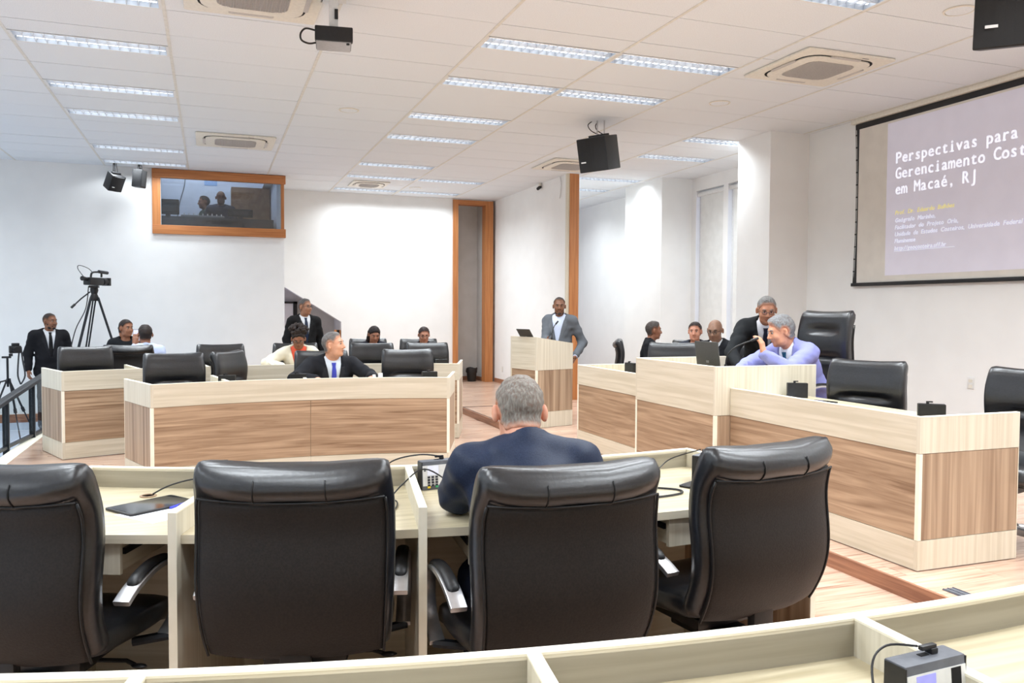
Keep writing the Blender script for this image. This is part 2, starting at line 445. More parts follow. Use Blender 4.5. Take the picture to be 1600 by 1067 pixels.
for c in range(C0, C1 + 1):
    for r in range(R0, R1 + 1):
        x, y = gx(c) + TW / 2, gy(r) + TD / 2
        if y - TD / 2 < Y_B or y > 17.7 or x - TW / 2 > X_R: continue
        if x < 1.2 and y - TD / 2 > Y_BOOTH: continue
        half = lamp_half.get((c, r))
        yy, td, me = y, TD, tile_full
        if half:
            if len(half) > 1: continue
            yy = y + TD / 4 * (1 if half[0] < .25 else -1); td = TD / 2; me = tile_half
        inview = False
        for dx in (-.5, 0, .5):
            for dy in (-.5, .5):
                q = see(x + TW * dx, y + TD * dy, CEIL)
                if q and -5 < q[0] < 1605 and -5 < q[1] < 1070: inview = True
        if inview and n_tiles < 300:
            o = obj('ceiling_tile', me, None, ceil); n_tiles += 1
            o.location = (x, yy, CEIL + random.random() * .0015)
            if random.random() < .12: o.rotation_euler = (random.uniform(-.006, .006), random.uniform(-.002, .002), 0)
        else:
            rest.append(box(x - TW / 2 + .013, x + TW / 2 - .013, yy - td / 2 + .002, yy + td / 2 - .002, CEIL, CEIL + .014))
o = obj('tile_field', join(*rest), 'ceiling_tile', ceil); o['kind'] = 'stuff'

# ------------------------------------------------------------------ fluorescent ceiling lamps
m, nt, b = new_mat('tube_light')
b.inputs['Base Color'].default_value = (1, 1, 1, 1)
b.inputs['Emission Color'].default_value = (0.90, 0.955, 1.0, 1)
b.inputs['Emission Strength'].default_value = 3.0
M['tube_light'] = m
m.cycles.emission_sampling = 'NONE'
noise_mat('reflector', (205, 212, 222), (225, 231, 238), (9, 9, 9), 2, 0.35, 0.0, metal=0.2)
LW, LD = TW - .03, TD / 2 - .012
me_house = mesh_of('housing', join(box(-LW / 2, LW / 2, -LD / 2, LD / 2, .075, .08), box(-LW / 2, LW / 2, -LD / 2, -LD / 2 + .004, 0, .075), box(-LW / 2, LW / 2, LD / 2 - .004, LD / 2, 0, .075), box(-LW / 2, -LW / 2 + .004, -LD / 2, LD / 2, 0, .075), box(LW / 2 - .004, LW / 2, -LD / 2, LD / 2, 0, .075)), 'reflector')
me_rim = mesh_of('rim', join(box(-LW / 2 - .004, LW / 2 + .004, -LD / 2 - .003, -LD / 2 + .014, -.004, 0), box(-LW / 2 - .004, LW / 2 + .004, LD / 2 - .014, LD / 2 + .003, -.004, 0), box(-LW / 2 - .004, -LW / 2 + .018, -LD / 2 + .014, LD / 2 - .014, -.004, 0), box(LW / 2 - .018, LW / 2 + .004, -LD / 2 + .014, LD / 2 - .014, -.004, 0)), 'white_plastic')
me_tube = mesh_of('fluorescent_tube', cyl((-LW / 2 + .03, 0, .032), (LW / 2 - .03, 0, .032), .015, 6), 'tube_light', True)
me_spine = mesh_of('spine', prism([(-.022, .07), (.022, .07), (.004, .003), (-.004, .003)], 'x', -LW / 2 + .01, LW / 2 - .01), 'reflector')
me_blade = mesh_of('louver_blade', prism([(-.007, .040), (.007, .040), (.0015, .003), (-.0015, .003)], 'y', -LD / 2 + .005, LD / 2 - .005), 'reflector')
def lamp(c, r):
    x, y = gx(c) + TW / 2, gy(r) + TD / 4
    col = {-4: 'far left', -1: 'left', 2: 'middle', 3: 'right of middle', 5: 'right hand'}[c]
    n = sorted([q for k, q in LAMPS if k == c and q > -4]).index(r) + 1 if r > -4 else 0
    ordn = ['', 'nearest', 'second', 'third', 'fourth', 'fifth', 'sixth', 'seventh', 'eighth'][n] if n else ['first', 'second', 'third', 'fourth', 'fifth', 'sixth'][sorted([-q for k, q in LAMPS if k == c and q < -4]).index(-r)] + ' unseen one behind the viewer'
    q = see(x, y, CEIL)
    seen = bool(q and -100 < q[0] < 1700 and -60 < q[1] < 1070)
    t = thing('ceiling_lamp', 'louvered fluorescent ceiling lamp, %s away in the %s column' % (ordn, col), 'ceiling lamp', (x, y, CEIL), 0, 'louvered fluorescent lamps in the ceiling')
    obj('housing', me_house, None, t); obj('rim', me_rim, None, t); obj('spine', me_spine, None, t)
    for s in (-1, 1):
        k = obj('fluorescent_tube', me_tube, None, t); k.location = (0, s * LD * .25, 0)
    ld = bpy.data.lights.new('louver_light', 'AREA'); ld.shape = 'RECTANGLE'; ld.size = LW - .06; ld.size_y = LD - .04
    ld.energy = LAMP_WATTS * (0.78 if r > 9 else 1.0)   # the far lamps glow duller
    ld.spread = math.radians(142); ld.color = (0.885, 0.95, 1.0)
    lo = bpy.data.objects.new('louver_light', ld); COL.objects.link(lo); lo.parent = t; lo.location = (0, 0, -.005)
    if seen:
        for i in range(14):
            k = obj('louver_blade', me_blade, None, t); k.location = (-LW / 2 + LW * (i + 1) / 15, 0, 0)
    return t
for c, r in LAMPS: lamp(c, r)
# ------------------------------------------------------------------ benches
def bench(name, label, group, c, Rf, a0, a1, depth, zb, zt, ztab, tdepth, divs=(), joints=(), drawers=(), z1=None, z2=None, ddepth=None, sides=(True, True), lipjoints=()):
    """curved council bench: the decorated face looks at the centre c, the seats are outside"""
    z1 = zb + .17 if z1 is None else z1
    z2 = zb + .684 if z2 is None else z2
    t = .025; ddepth = ddepth or depth
    am = (a0 + a1) / 2
    root = thing(name, label, 'bench', (c[0] + (Rf + .3) * math.cos(am), c[1] + (Rf + .3) * math.sin(am), zb), 0, group)
    off = Vector((-root.location.x, -root.location.y, -zb))
    T = Matrix.Translation(off)
    def add(n, part, mt, parent=root, **kw):
        o = obj(n, xf(part, T), mt, parent, **kw); return o
    js = [a0] + list(joints) + [a1]
    g = .0016 / Rf
    add('carcass', arc_slab(c, Rf + .012, Rf + t, a0, a1, zb + .004, zt - .012), 'pale_h')
    for i in range(len(js) - 1):
        add('wood_panel', arc_slab(c, Rf + .003, Rf + .014, js[i] + g, js[i + 1] - g, z1 + .002, z2 - .002), 'walnut_h')
    add('lip_panel', arc_slab(c, Rf, Rf + t, a0, a1, z2 + .001, zt - .005), 'pale_h')
    bs = [a0] + ([js[len(js) // 2]] if len(js) > 2 else []) + [a1]
    for i in range(len(bs) - 1):
        add('base_panel', arc_slab(c, Rf, Rf + .014, bs[i] + g / 2, bs[i + 1] - g / 2, zb + .006, z1 - .001), 'pale_h')
    add('top_edge', arc_slab(c, Rf - .0008, Rf + t + .0008, a0, a1, zt - .005, zt), 'edge_cream')
    for a, s, on in ((a0, -1, sides[0]), (a1, 1, sides[1])):
        if not on: continue
        o0, o1 = (-t, 0) if s < 0 else (0, t)
        add('side_lip', rad_slab(c, a, Rf, Rf + depth, o0, o1, z2 + .001, zt - .005), 'pale_v')
        add('side_wood', rad_slab(c, a, Rf + .024, Rf + depth, o0 + (.003 if s < 0 else 0), o1 - (.003 if s > 0 else 0), z1 + .002, z2 - .002), 'walnut_v')
        add('corner_strip', rad_slab(c, a, Rf, Rf + .022, o0, o1, z1 + .001, z2 - .001), 'edge_cream')
        add('side_base', rad_slab(c, a, Rf, Rf + depth, o0, o1, zb + .006, z1 - .001), 'pale_v')
        add('side_top_edge', rad_slab(c, a, Rf, Rf + depth, o0 - .0008, o1 + .0008, zt - .005, zt), 'edge_cream')
        add('side_end_edge', rad_slab(c, a, Rf + depth, Rf + depth + .003, o0, o1, zb + .006, zt), 'edge_cream')
    add('tabletop', arc_slab(c, Rf + t, Rf + tdepth, a0, a1, ztab - .028, ztab), 'pale_top')
    add('tabletop_edge', arc_slab(c, Rf + tdepth, Rf + tdepth + .003, a0, a1, ztab - .028, ztab), 'pale_h')
    for a in divs:
        dv = add('divider', rad_slab(c, a, Rf + t, Rf + ddepth, -.0125, .0125, zb + .012, zt - .005), 'pale_v')
        add('top_edge', rad_slab(c, a, Rf + t, Rf + ddepth + .003, -.0132, .0132, zt - .005, zt), 'edge_cream', dv)
        add('end_edge', rad_slab(c, a, Rf + ddepth, Rf + ddepth + .003, -.0132, .0132, zb + .012, zt - .005), 'edge_cream', dv)
    for a in drawers:
        w = .21
        dr = add('drawer', join(rad_slab(c, a, Rf + tdepth - .36, Rf + tdepth - .035, -w, -w + .012, ztab - .128, ztab - .03), rad_slab(c, a, Rf + tdepth - .36, Rf + tdepth - .035, w - .012, w, ztab - .128, ztab - .03), rad_slab(c, a, Rf + tdepth - .36, Rf + tdepth - .035, -w + .012, w - .012, ztab - .128, ztab - .12)), 'pale_h')
        add('drawer_front', rad_slab(c, a, Rf + tdepth - .034, Rf + tdepth - .018, -w - .01, w + .01, ztab - .132, ztab - .03), 'pale_v', dr)
        for w0 in (w + .001, -w - .011):
            add('runner', rad_slab(c, a, Rf + tdepth - .36, Rf + tdepth - .05, w0, w0 + .01, ztab - .075, ztab - .055), 'dark_metal', dr)
    return root
def ang(c, p): return math.atan2(p[1] - c[1], p[0] - c[0])
BG = 'curved council benches in pale and brown laminate'
CN = (1.40, 7.30)      # centre of the near arcs
CF = (0.83, 4.00)      # centre of the far arcs
# near arc: lip at 4.09 m
aL, aR = ang(CN, (-.41, 3.68)), ang(CN, (2.04, 3.22))
d1, d2 = ang(CN, (-.08, 2.83)), ang(CN, (.634, 2.55))
d3 = d2 + (d2 - d1) * .99
bench('curved_bench', 'curved pale wood bench in front of the four black chairs, seen from behind', BG, CN, 4.09, aL, aR, .74, 0, .88, .80, .69, divs=(d1, d2, d3), joints=(d1, d2, d3), drawers=(d1 - .085, d1 + (d2 - d1) * .5, d2 + (d3 - d2) * .5, d3 + .075), ddepth=.73)
# nearest arc at the bottom of the picture
bench('curved_bench', 'nearest curved pale bench cut off along the bottom edge of the picture', BG, CN, 5.95, ang(CN, (-.9, 1.75)), ang(CN, (2.6, 1.5)), .76, 0, .88, .80, .70, divs=(ang(CN, (-.14, 1.45)), ang(CN, (.546, 1.33)), ang(CN, (1.254, 1.323)), ang(CN, (1.97, 1.38))), ddepth=.75)
# far benches, front face towards the camera
fa0, fa1 = ang(CF, (2.106, 7.50)), ang(CF, (-.432, 7.36))
n1 = [fa0 + (fa1 - fa0) * k for k in (.26, .50, .76)]
bench('curved_bench', 'wide curved bench with brown front panels, empty chairs and a dark suited man behind', BG, CF, 3.62, fa0, fa1, .74, 0, .88, .80, .69, divs=n1, joints=(fa0 + (fa1 - fa0) * .485,))
ga0, ga1 = ang(CF, (2.77, 9.42)), ang(CF, (-1.345, 9.12))
n2 = [ga0 + (ga1 - ga0) * k for k in (.17, .335, .50, .665, .83)]
bench('curved_bench', 'long rear curved bench whose brown end shows at the left by the railing', BG, CF, 5.60, ga0, ga1, .74, 0, .88, .80, .69, divs=n2, joints=n2)
# straight benches on the platform (very large radius), faces look to -X
def straight(label, X, y0, y1, depth, top, tab, z1, z2, **kw):
    yc = (y0 + y1) / 2; R = 300.0
    return bench('straight_bench', label, 'straight benches on the platform', (X - R, yc), R, math.asin((y0 - yc) / R), math.asin((y1 - yc) / R), depth, PLAT, top, tab, .69, z1=z1, z2=z2, **kw)
straight('straight bench nearest on the platform, with a brown end panel and empty chairs behind', 3.63, 3.45, 5.17, .74, .94, .86, .255, .735, sides=(True, False))
straight('taller presiding bench in the middle of the platform, laptop on its edge', 3.50, 5.20, 6.36, .91, 1.10, .985, .255, .735)
straight('straight bench farthest along the platform, next to the lectern', 3.63, 6.39, 7.86, .74, .94, .86, .255, .735, sides=(False, True))
# riser under the presiding chair
struct('floor_dais', box(4.05, 5.75, 5.24, 6.36, PLAT, PLAT + .12), 'laminate', label='small raised dais under the presiding chair', cat='platform')

# ------------------------------------------------------------------ lectern
def lectern():
    C = Vector((3.674, 9.162)); Rr = Vector((4.22, 9.31)); Lf = Vector((3.374, 9.608))
    e = (Rr - C); f = (Lf - C); wX, wY = e.length, f.length
    root = thing('lectern', 'pale and brown laminate lectern with sloping top on the platform', 'lectern', (C.x, C.y, PLAT), math.atan2(e.y, e.x))
    # local axes: x along the near side (room to speaker), y along the face turned to the room
    b1, b2, zl, zr = .192, .70, 1.10, 1.02
    t = .025
    obj('side_base', box(0, wX, 0, t, .004, b1 - .001), 'pale_v', root)
    obj('side_wood', box(.025, wX, .003, t, b1 + .001, b2 - .001), 'walnut_v', root)
    obj('corner_strip', box(0, .024, 0, t, b1 + .001, b2 - .001), 'edge_cream', root)
    obj('side_lip', prism([(0, b2), (wX, b2), (wX, zr), (0, zl)], 'y', 0, t), 'pale_v', root)
    obj('side_panel', prism([(0, .004), (wX, .004), (wX, zr), (0, zl)], 'y', wY - t, wY), 'pale_v', root)
    obj('front_base', box(0, t, t, wY - t, .004, b1 - .001), 'pale_h', root)
    obj('front_wood', box(.003, t, t, wY - t, b1 + .001, b2 - .001), 'walnut_h', root)
    obj('front_lip', box(0, t, t, wY - t, b2, zl), 'pale_h', root)
    obj('shelf', box(t, wX - .1, t, wY - t, .55, .575), 'pale_top', root)
    obj('sloping_top', prism([(t, zl - .075), (wX, zr - .07), (wX, zr - .045), (t, zl - .05)], 'y', t, wY - t), 'pale_top', root)
lectern()

# ------------------------------------------------------------------ chairs
def rounded(w, th, n=26, p=4.0):
    out = []
    for k in range(n):
        a = 2 * PI * k / n; ca, sa = math.cos(a), math.sin(a)
        out.append((w / 2 * math.copysign(abs(ca) ** (2 / p), ca), th / 2 * math.copysign(abs(sa) ** (2 / p), sa)))
    return out

def back_meshes(z0, z1, w, creases, tall):
    """backrest pad, rear panel and piping; chair faces +Y, back leans to -Y"""
    Lh = z1 - z0; N = 34
    def spine(t):
        y = -.235 - .125 * t - .035 * math.sin(2 * PI * t * .92) - .10 * max(0, t - .62) ** 2
        return y, z0 + Lh * t
    def tangent(t):
        a, b = spine(max(t - .01, 0)), spine(min(t + .01, 1))
        v = Vector((0, b[0] - a[0], b[1] - a[1])).normalized(); return v
    def width(t): return w * (.93 + .09 * math.sin(PI * min(1, t * .62 + .12)) - (.03 * max(0, t - .8) / .2))
    pad = []
    for i in range(N + 1):
        t = i / N
        e = min(t, 1 - t)
        cap = math.sqrt(max(0.0, 1 - (1 - min(1, e / .055)) ** 2))
        y, z = spine(t); tg = tangent(t); nrm = Vector((0, tg.z, -tg.y))   # to the front
        th = (.095 + .035 * math.exp(-((t - .93) / .07) ** 2)) * (.25 + .75 * cap)
        ww = width(t) - .03 * (1 - cap)
        loop = []
        for (u, v) in rounded(ww, th):
            q = u / (ww / 2)
            wrap = .035 * q * q
            d = v + wrap
            if v > 0:
                for (tc, sg, hw, dp) in creases:
                    d -= dp * math.exp(-((t - tc) / sg) ** 2) * (1 / (1 + math.exp((abs(q) - hw) * 16)))
                for qs in (-.42, .42):
                    d -= .006 * math.exp(-((q - qs) / .035) ** 2)
            p = Vector((u, y, z)) + nrm * d
            loop.append(tuple(p))
        pad.append(loop)
    rear = []
    for i in range(23):
        t = .03 + .845 * i / 22
        y, z = spine(t); tg = tangent(t); nrm = Vector((0, tg.z, -tg.y))
        e = min(i, 22 - i) / 1.5; cap = min(1, e + .3)
        ww = width(t) - .045
        loop = []
        for (u, v) in rounded(ww, .03 * cap, 22, 5.0):
            q = u / (ww / 2)
            loop.append(tuple(Vector((u, y, z)) + nrm * (v - .046 + .03 * q * q)))
        rear.append(loop)
    def edge(q, t0, t1, n=20, off=-.055):
        pts = []
        for i in range(n + 1):
            t = t0 + (t1 - t0) * i / n
            y, z = spine(t); tg = tangent(t); nrm = Vector((0, tg.z, -tg.y))
            pts.append(Vector((q * (width(t) - .04) / 2, y, z)) + nrm * (off + .03 * q * q))
        return pts
    top = []
    for i in range(13):
        q = -1 + 2 * i / 12; t = .878
        y, z = spine(t); tg = tangent(t); nrm = Vector((0, tg.z, -tg.y))
        top.append(Vector((q * (width(t) - .04) / 2, y, z)) + nrm * (-.058 + .03 * q * q))
    seams = []
    for qs in (-.36, .36):
        pts = []
        for i in range(9):   # over the top roll, from the rear panel up
            t = .885 + .105 * i / 8
            y, z = spine(t); tg = tangent(t); nrm = Vector((0, tg.z, -tg.y))
            th = (.095 + .035 * math.exp(-((t - .93) / .07) ** 2)); e = 1 - t; cap = math.sqrt(max(0, 1 - (1 - min(1, e / .055)) ** 2))
            pts.append(Vector((qs * width(t) / 2, y, z)) + nrm * (-th / 2 * (.25 + .75 * cap) - .0005 + .035 * qs * qs))
        seams.append(pts)
    return (mesh_of('backrest', loft(pad), 'leather', True), mesh_of('rear_panel', loft(rear), 'leather_back', True, 1.2),
            [mesh_of('piping', tube(edge(s, .03, .87), .0045, 6), 'seam', True) for s in (-1, 1)] + [mesh_of('piping', tube(top, .0035, 6), 'seam', True)],
            [mesh_of('seam', tube(p, .0025, 5), 'seam', True) for p in seams])

def seat_mesh(w):
    loops = []
    N = 22
    for i in range(N + 1):
        t = i / N; e = min(t, 1 - t)
        cap = math.sqrt(max(0.0, 1 - (1 - min(1, e / .1)) ** 2))
        y = -.22 + .50 * t
        zc = .502 + .012 * math.cos(PI * t) - .045 * max(0, (t - .72) / .28) ** 2
        th = .105 * (.3 + .7 * cap)
        ww = w * (.93 + .07 * math.sin(PI * t)) - .04 * (1 - cap)
        loops.append([(u, y, zc + v - (.010 * (1 - (2 * u / ww) ** 2) if v > 0 else 0)) for u, v in rounded(ww, th)])
    return mesh_of('seat', loft(loops), 'leather', True)

def ribbon(path, w, t):
    """flat metal band, path in the YZ plane, width along X"""
    P = smooth_path(path, 5); loops = []
    for i, p in enumerate(P):
        tg = (P[min(i + 1, len(P) - 1)] - P[max(i - 1, 0)]).normalized()
        nn = Vector((0, -tg.z, tg.y))
        loops.append([tuple(p + Vector((sx * w / 2, 0, 0)) + nn * (sz * t / 2)) for sx, sz in ((-1, -1), (-.86, -1.25), (.86, -1.25), (1, -1), (1, 1), (.86, 1.25), (-.86, 1.25), (-1, 1))])
    return loft(loops)

ARM = [(0, -.18, .632), (0, -.11, .663), (0, 0.0, .685), (0, .10, .678), (0, .185, .632), (0, .215, .565), (0, .18, .485), (0, .08, .435)]
ARM_PAD = [(0, -.125, .666), (0, -.09, .685), (0, 0.0, .701), (0, .09, .694), (0, .135, .672)]
def make_chair(kind):
    t = thing('office_chair', 'x', 'chair', (0, 0, 0), 0, 'black leather swivel chairs')
    w = .57
    tall = kind == 'tall'
    if tall:
        bk = back_meshes(.47, 1.30, .60, ((.80, .03, .5, .045), (.53, .03, .55, .04), (.27, .03, .55, .04)), True)
    else:
        bk = back_meshes(.485, 1.052, w, ((.56, .032, .46, .05),), False)
    obj('backrest', bk[0], None, t)
    rp = obj('rear_panel', bk[1], None, t)
    for me in bk[2]: obj('piping', me, None, rp)
    for me in bk[3]: obj('seam', me, None, t)
    obj('seat', seat_mesh(.54), None, t)
    for s in (-1, 1):
        a = obj('armrest', ribbon([(s * .298, p[1], p[2]) for p in ARM], .05, .014), 'silver', t, smooth=True, angle=.8)
        pl = [[(s * .298 + r * .021 * math.cos(q), y, z + r * .012 * math.sin(q)) for q in [2 * PI * k / 10 for k in range(10)]] for (_, y, z), r in zip(smooth_path(ARM_PAD, 4), [.35, .75, .95] + [1.0] * 11 + [.95, .75, .35])]
        obj('arm_pad', loft(pl), 'black_plastic', a, smooth=True)
        obj('arm_bracket', tube([(s * .31, .09, .432), (s * .2, .06, .418)], .016, 8), 'dark_metal', a, smooth=True)
    me = join(box(-.13, .13, -.12, .14, .385, .425), box(-.07, .07, -.15, .10, .335, .385), box(-.045, .045, -.29, -.12, .355, .385), box(-.045, .045, -.30, -.265, .36, .56))
    obj('tilt_mechanism', me, 'black_plastic', t, bevel=.008)
    obj('lever', join(tube([(.07, .02, .37), (.2, .02, .372), (.24, .0, .368)], .007, 6), sph((.255, -.004, .367), (.028, .012, .008), 8, 6)), 'black_plastic', t, smooth=True)
    obj('gas_column', lathe([(.032, .11), (.032, .25), (.02, .25), (.02, .345)], 14), 'black_plastic', t, smooth=True, angle=.6)
    obj('hub', lathe([(.05, .075), (.052, .12), (.036, .14)], 16), 'dark_metal', t, smooth=True, angle=.6)
    for k in range(5):
        a = 2 * PI * k / 5 + .3; d = Vector((math.cos(a), math.sin(a), 0)); pd = Vector((-d.y, d.x, 0))
        loops = []
        for r, hw, zz, hh in ((.03, .026, .105, .025), (.17, .022, .10, .02), (.29, .016, .085, .014), (.315, .012, .08, .01)):
            loops.append([tuple(d * r + pd * (sx * hw) + Vector((0, 0, zz + sz * hh))) for sx, sz in ((-1, -1), (1, -1), (1, .6), (.6, 1), (-.6, 1), (-1, .6))])
        lg = obj('base_leg', loft(loops), 'silver', t, smooth=True, angle=.7)
        cc = d * .295
        obj('caster', join(*[tube([tuple(cc + pd * s0 + Vector((0, 0, .028))), tuple(cc + pd * s1 + Vector((0, 0, .028)))], .028, 12) for s0, s1 in ((-.024, -.005), (.005, .024))], tube([tuple(cc + Vector((0, 0, .03))), tuple(cc + Vector((0, 0, .078)))], .007, 6)), 'black_plastic', lg, smooth=True, angle=.7)
    return t
_chairs = {}
def chair(label, x, y, face, z=0.0, kind='std'):
    """face: heading of the seat in degrees, 0 = +Y, positive turns to +X"""
    if kind not in _chairs:
        t = _chairs[kind] = make_chair(kind)
    else:
        t = dup(_chairs[kind])
    t['label'] = label
    t.location = (x, y, z); t.rotation_euler = (0, 0, -math.radians(face))
    return t
def chair_back(label, x, y, face, z=0.0, kind='std', h=.36):
    """place a chair by the middle of its top edge"""
    a = math.radians(face)
    return chair(label, x + h * math.sin(a), y + h * math.cos(a), face, z, kind)
# the near row, backs to the camera
chair_back('black leather chair cut by the left edge of the picture, at the near bench', -.60, 2.62, 24)
chair_back('empty black leather chair left of the man in the navy suit, back turned', .21, 2.39, 15)
chair_back('black leather chair in which the navy suited man sits, seen from behind', .972, 2.10, 1)
chair_back('empty black leather chair right of the navy suited man, turned to the left', 1.765, 2.23, -9)
# row behind the wide bench
chair_back('empty black chair at the left end of the wide curved bench', -.35, 8.80, 168)
chair_back('black chair swivelled sideways beside the left chair at the wide bench', .12, 9.05, 122)
chair('black chair carrying the man with the bright blue tie', 1.13, 8.62, 176)
chair('empty black chair at the right end of the wide curved bench', 2.03, 8.66, 184)
# rear row
chair('empty black chair nearest the railing at the rear bench', -1.25, 10.18, 163)
chair('black chair turned backwards, the phone filming man in it', -.90, 11.10, 4)
chair('empty black chair at the rear bench left of the cream jacket woman', .15, 10.48, 174)
chair('black chair behind the woman in the cream jacket', 1.02, 10.62, 182)
chair('empty black chair at the rear bench in front of the dark haired woman', 1.93, 10.42, 190)
chair('empty black chair at the right end of the rear bench', 2.68, 10.38, 186)
# platform
chair_back('tall black presiding chair with horizontal padded rolls', 5.13, 5.82, -92, PLAT + .12, 'tall')
chair_back('empty black chair behind the near platform bench', 4.60, 4.80, -112, PLAT)
chair_back('black chair cut by the right edge of the picture on the platform', 4.95, 3.74, -105, PLAT)
chair('black chair behind the farthest platform bench', 4.72, 7.75, -150, PLAT)
# ------------------------------------------------------------------ things on walls and ceiling
def rrect(w, h, r, n=5):
    out = []
    for cx, cy, a in ((w / 2 - r, h / 2 - r, 0), (-w / 2 + r, h / 2 - r, 90), (-w / 2 + r, -h / 2 + r, 180), (w / 2 - r, -h / 2 + r, 270)):
        for k in range(n + 1):
            q = math.radians(a + 90 * k / n); out.append((cx + r * math.cos(q), cy + r * math.sin(q)))
    return out

def perforated(w, h, r, nx, ny):
    """grille of real bars inside a rounded square"""
    parts = []
    for i in range(nx + 1):
        x = -w / 2 + w * i / nx
        lim = h / 2 - (r - math.sqrt(max(0, r * r - max(0, abs(x) - (w / 2 - r)) ** 2)))
        parts.append(box(x - .0035, x + .0035, -lim, lim, -.004, 0))
    for j in range(ny + 1):
        y = -h / 2 + h * j / ny
        lim = w / 2 - (r - math.sqrt(max(0, r * r - max(0, abs(y) - (h / 2 - r)) ** 2)))
        parts.append(box(-lim, lim, y - .0035, y + .0035, -.004, 0))
    return join(*parts)
_ac = []
def cassette(label, x0, x1, y0, y1, bars=26, back='ac_filter'):
    cx, cy = (x0 + x1) / 2, (y0 + y1) / 2; w, h = x1 - x0, y1 - y0
    t = thing('air_conditioner', label, 'air conditioner', (cx, cy, CEIL), 0, 'ceiling cassette air conditioners')
    obj('panel', prism(rrect(w, h, .03), 'z', -.022, -.002), 'cream_plastic', t, bevel=.006)
    obj('slot_ring', prism(rrect(w * .80, h * .80, .16), 'z', -.0235, -.02), 'void', t)
    obj('centre_panel', prism(rrect(w * .76, h * .76, .15), 'z', -.034, -.021), 'cream_plastic', t, bevel=.006)
    obj('grille_back', prism(rrect(w * .52, h * .52, .09), 'z', -.0352, -.033), back, t)
    g = obj('grille', perforated(w * .52, h * .52, .09, bars, bars), 'ac_grille', t); g.location.z = -.0352
    for k in range(4):
        a = k * PI / 2
        f = obj('air_flap', prism(rrect(w * .34, .035, .016), 'z', -.036, -.026), 'ac_grille', t); f.rotation_euler.z = a
        f.location = (-math.sin(a) * w * .395, math.cos(a) * h * .395, 0)
    obj('badge', box(w * .15, w * .22, -h * .45, -h * .437, -.024, -.0215), 'grey_plastic', t)
    return t
cassette('cassette air conditioner at the top edge left of the projector', -.167, .80, 5.86, 6.80, 26, 'void')
cassette('cassette air conditioner above right, before the projection screen', 4.86, 5.83, 5.86, 6.80)
cassette('cassette air conditioner in the left half, above the booth window', -.16, .85, 11.45, 12.36)
cassette('cassette air conditioner half hidden behind the hanging loudspeaker', 4.86, 5.79, 11.43, 12.40)
cassette('smallest and farthest cassette air conditioner, near the far wall', 2.40, 3.06, 14.70, 15.40, 16)
for i, (x, y, lab) in enumerate(((1.515, 9.60, 'flat round ceiling speaker in the middle of the ceiling'), (5.27, 7.79, 'flat round ceiling speaker left of the screen, beyond the right cassette'), (5.34, 4.77, 'flat round ceiling speaker beside the corner loudspeaker, top right'), (3.64, 15.23, 'tiny round ceiling speaker near the far wall'))):
    t = thing('ceiling_speaker', lab, 'ceiling speaker', (x, y, CEIL), 0, 'round ceiling speakers')
    obj('ring', lathe([(.115, 0), (.115, -.006), (.1, -.009), (.1, 0)], 28), 'cream_plastic', t)
    obj('mesh_cover', lathe([(.099, -.002), (.095, -.007), (.04, -.0095), (.002, -.010)], 28), 'ceiling_tile', t, smooth=True)

def loudspeaker(label, c, yaw, tilt, size=(.40, .30, .46), badge=True):
    """trapezoid stage loudspeaker, front looks to local -Y"""
    w, d, h = size
    t = thing('loudspeaker', label, 'loudspeaker', c, yaw)
    t.rotation_euler = (tilt, 0, yaw)
    prof = [(-w / 2, -d / 2), (w / 2, -d / 2), (w * .34, d / 2), (-w * .34, d / 2)]
    obj('cabinet', prism(prof, 'z', -h / 2, h / 2), 'black_plastic', t, bevel=.012)
    # bowed front grille
    pts = [(-w / 2 + .008, -d / 2 - .001)] + [(-w / 2 + .008 + (w - .016) * k / 8, -d / 2 - .003 - .028 * math.sin(PI * k / 8)) for k in range(9)] + [(w / 2 - .008, -d / 2 - .001)]
    obj('grille', prism(pts, 'z', -h / 2 + .012, h / 2 - .012), 'speaker_grille', t)
    if badge: obj('badge', box(-w * .36, -w * .20, -d / 2 - .030, -d / 2 - .018, -h * .22, -h * .18), 'white_plastic', t)
    obj('top_rail', box(-w * .30, w * .30, -d * .1, d * .1, h / 2, h / 2 + .025), 'black_plastic', t)
    return t
sp = loudspeaker('black loudspeaker hanging from the ceiling left of the column', (4.44, 9.03, 3.40), -1.08, .22, (.42, .36, .40))
def wires(label, name, pts, r=.006, mt='black_plastic', cat='cable', k=6, parent=None):
    o = obj(name, tube(smooth_path(pts, k), r, 6), mt, parent, smooth=True)
    if parent is None: tag(o, label, cat)
    return o
wires('black wire above the hanging loudspeaker, left one of two', 'speaker_cable', [(4.36, 9.12, 3.795), (4.30, 9.10, 3.74), (4.34, 9.08, 3.67), (4.46, 9.06, 3.62)])
wires('black wire beside its twin above the hanging loudspeaker, right one', 'speaker_cable', [(4.44, 9.12, 3.795), (4.40, 9.10, 3.74), (4.42, 9.08, 3.68), (4.52, 9.05, 3.62)])
tag(obj('speaker_bracket', join(cyl((4.40, 9.05, 3.60), (4.40, 9.05, CEIL), .008), cyl((4.47, 9.0, 3.60), (4.47, 9.0, CEIL), .008)), 'silver'), 'thin hanging rods above the ceiling hung loudspeaker', 'bracket')
loudspeaker('black loudspeaker cut by the top right corner of the picture', (4.98, 4.05, 3.50), -.75, .25, (.46, .36, .46))
tag(obj('speaker_bracket', cyl((4.98, 4.08, 3.68), (4.98, 4.08, CEIL), .012), 'dark_metal'), 'hanging rod of the loudspeaker in the top right corner', 'bracket')
l1 = loudspeaker('wedge shaped black wall loudspeaker left of the booth window, larger one', (-1.41, 14.42, 3.50), .75, .5, (.24, .2, .26))
l2 = loudspeaker('narrow black wall loudspeaker right beside the booth window', (-1.045, 14.44, 3.57), 1.25, .1, (.2, .16, .28), False)
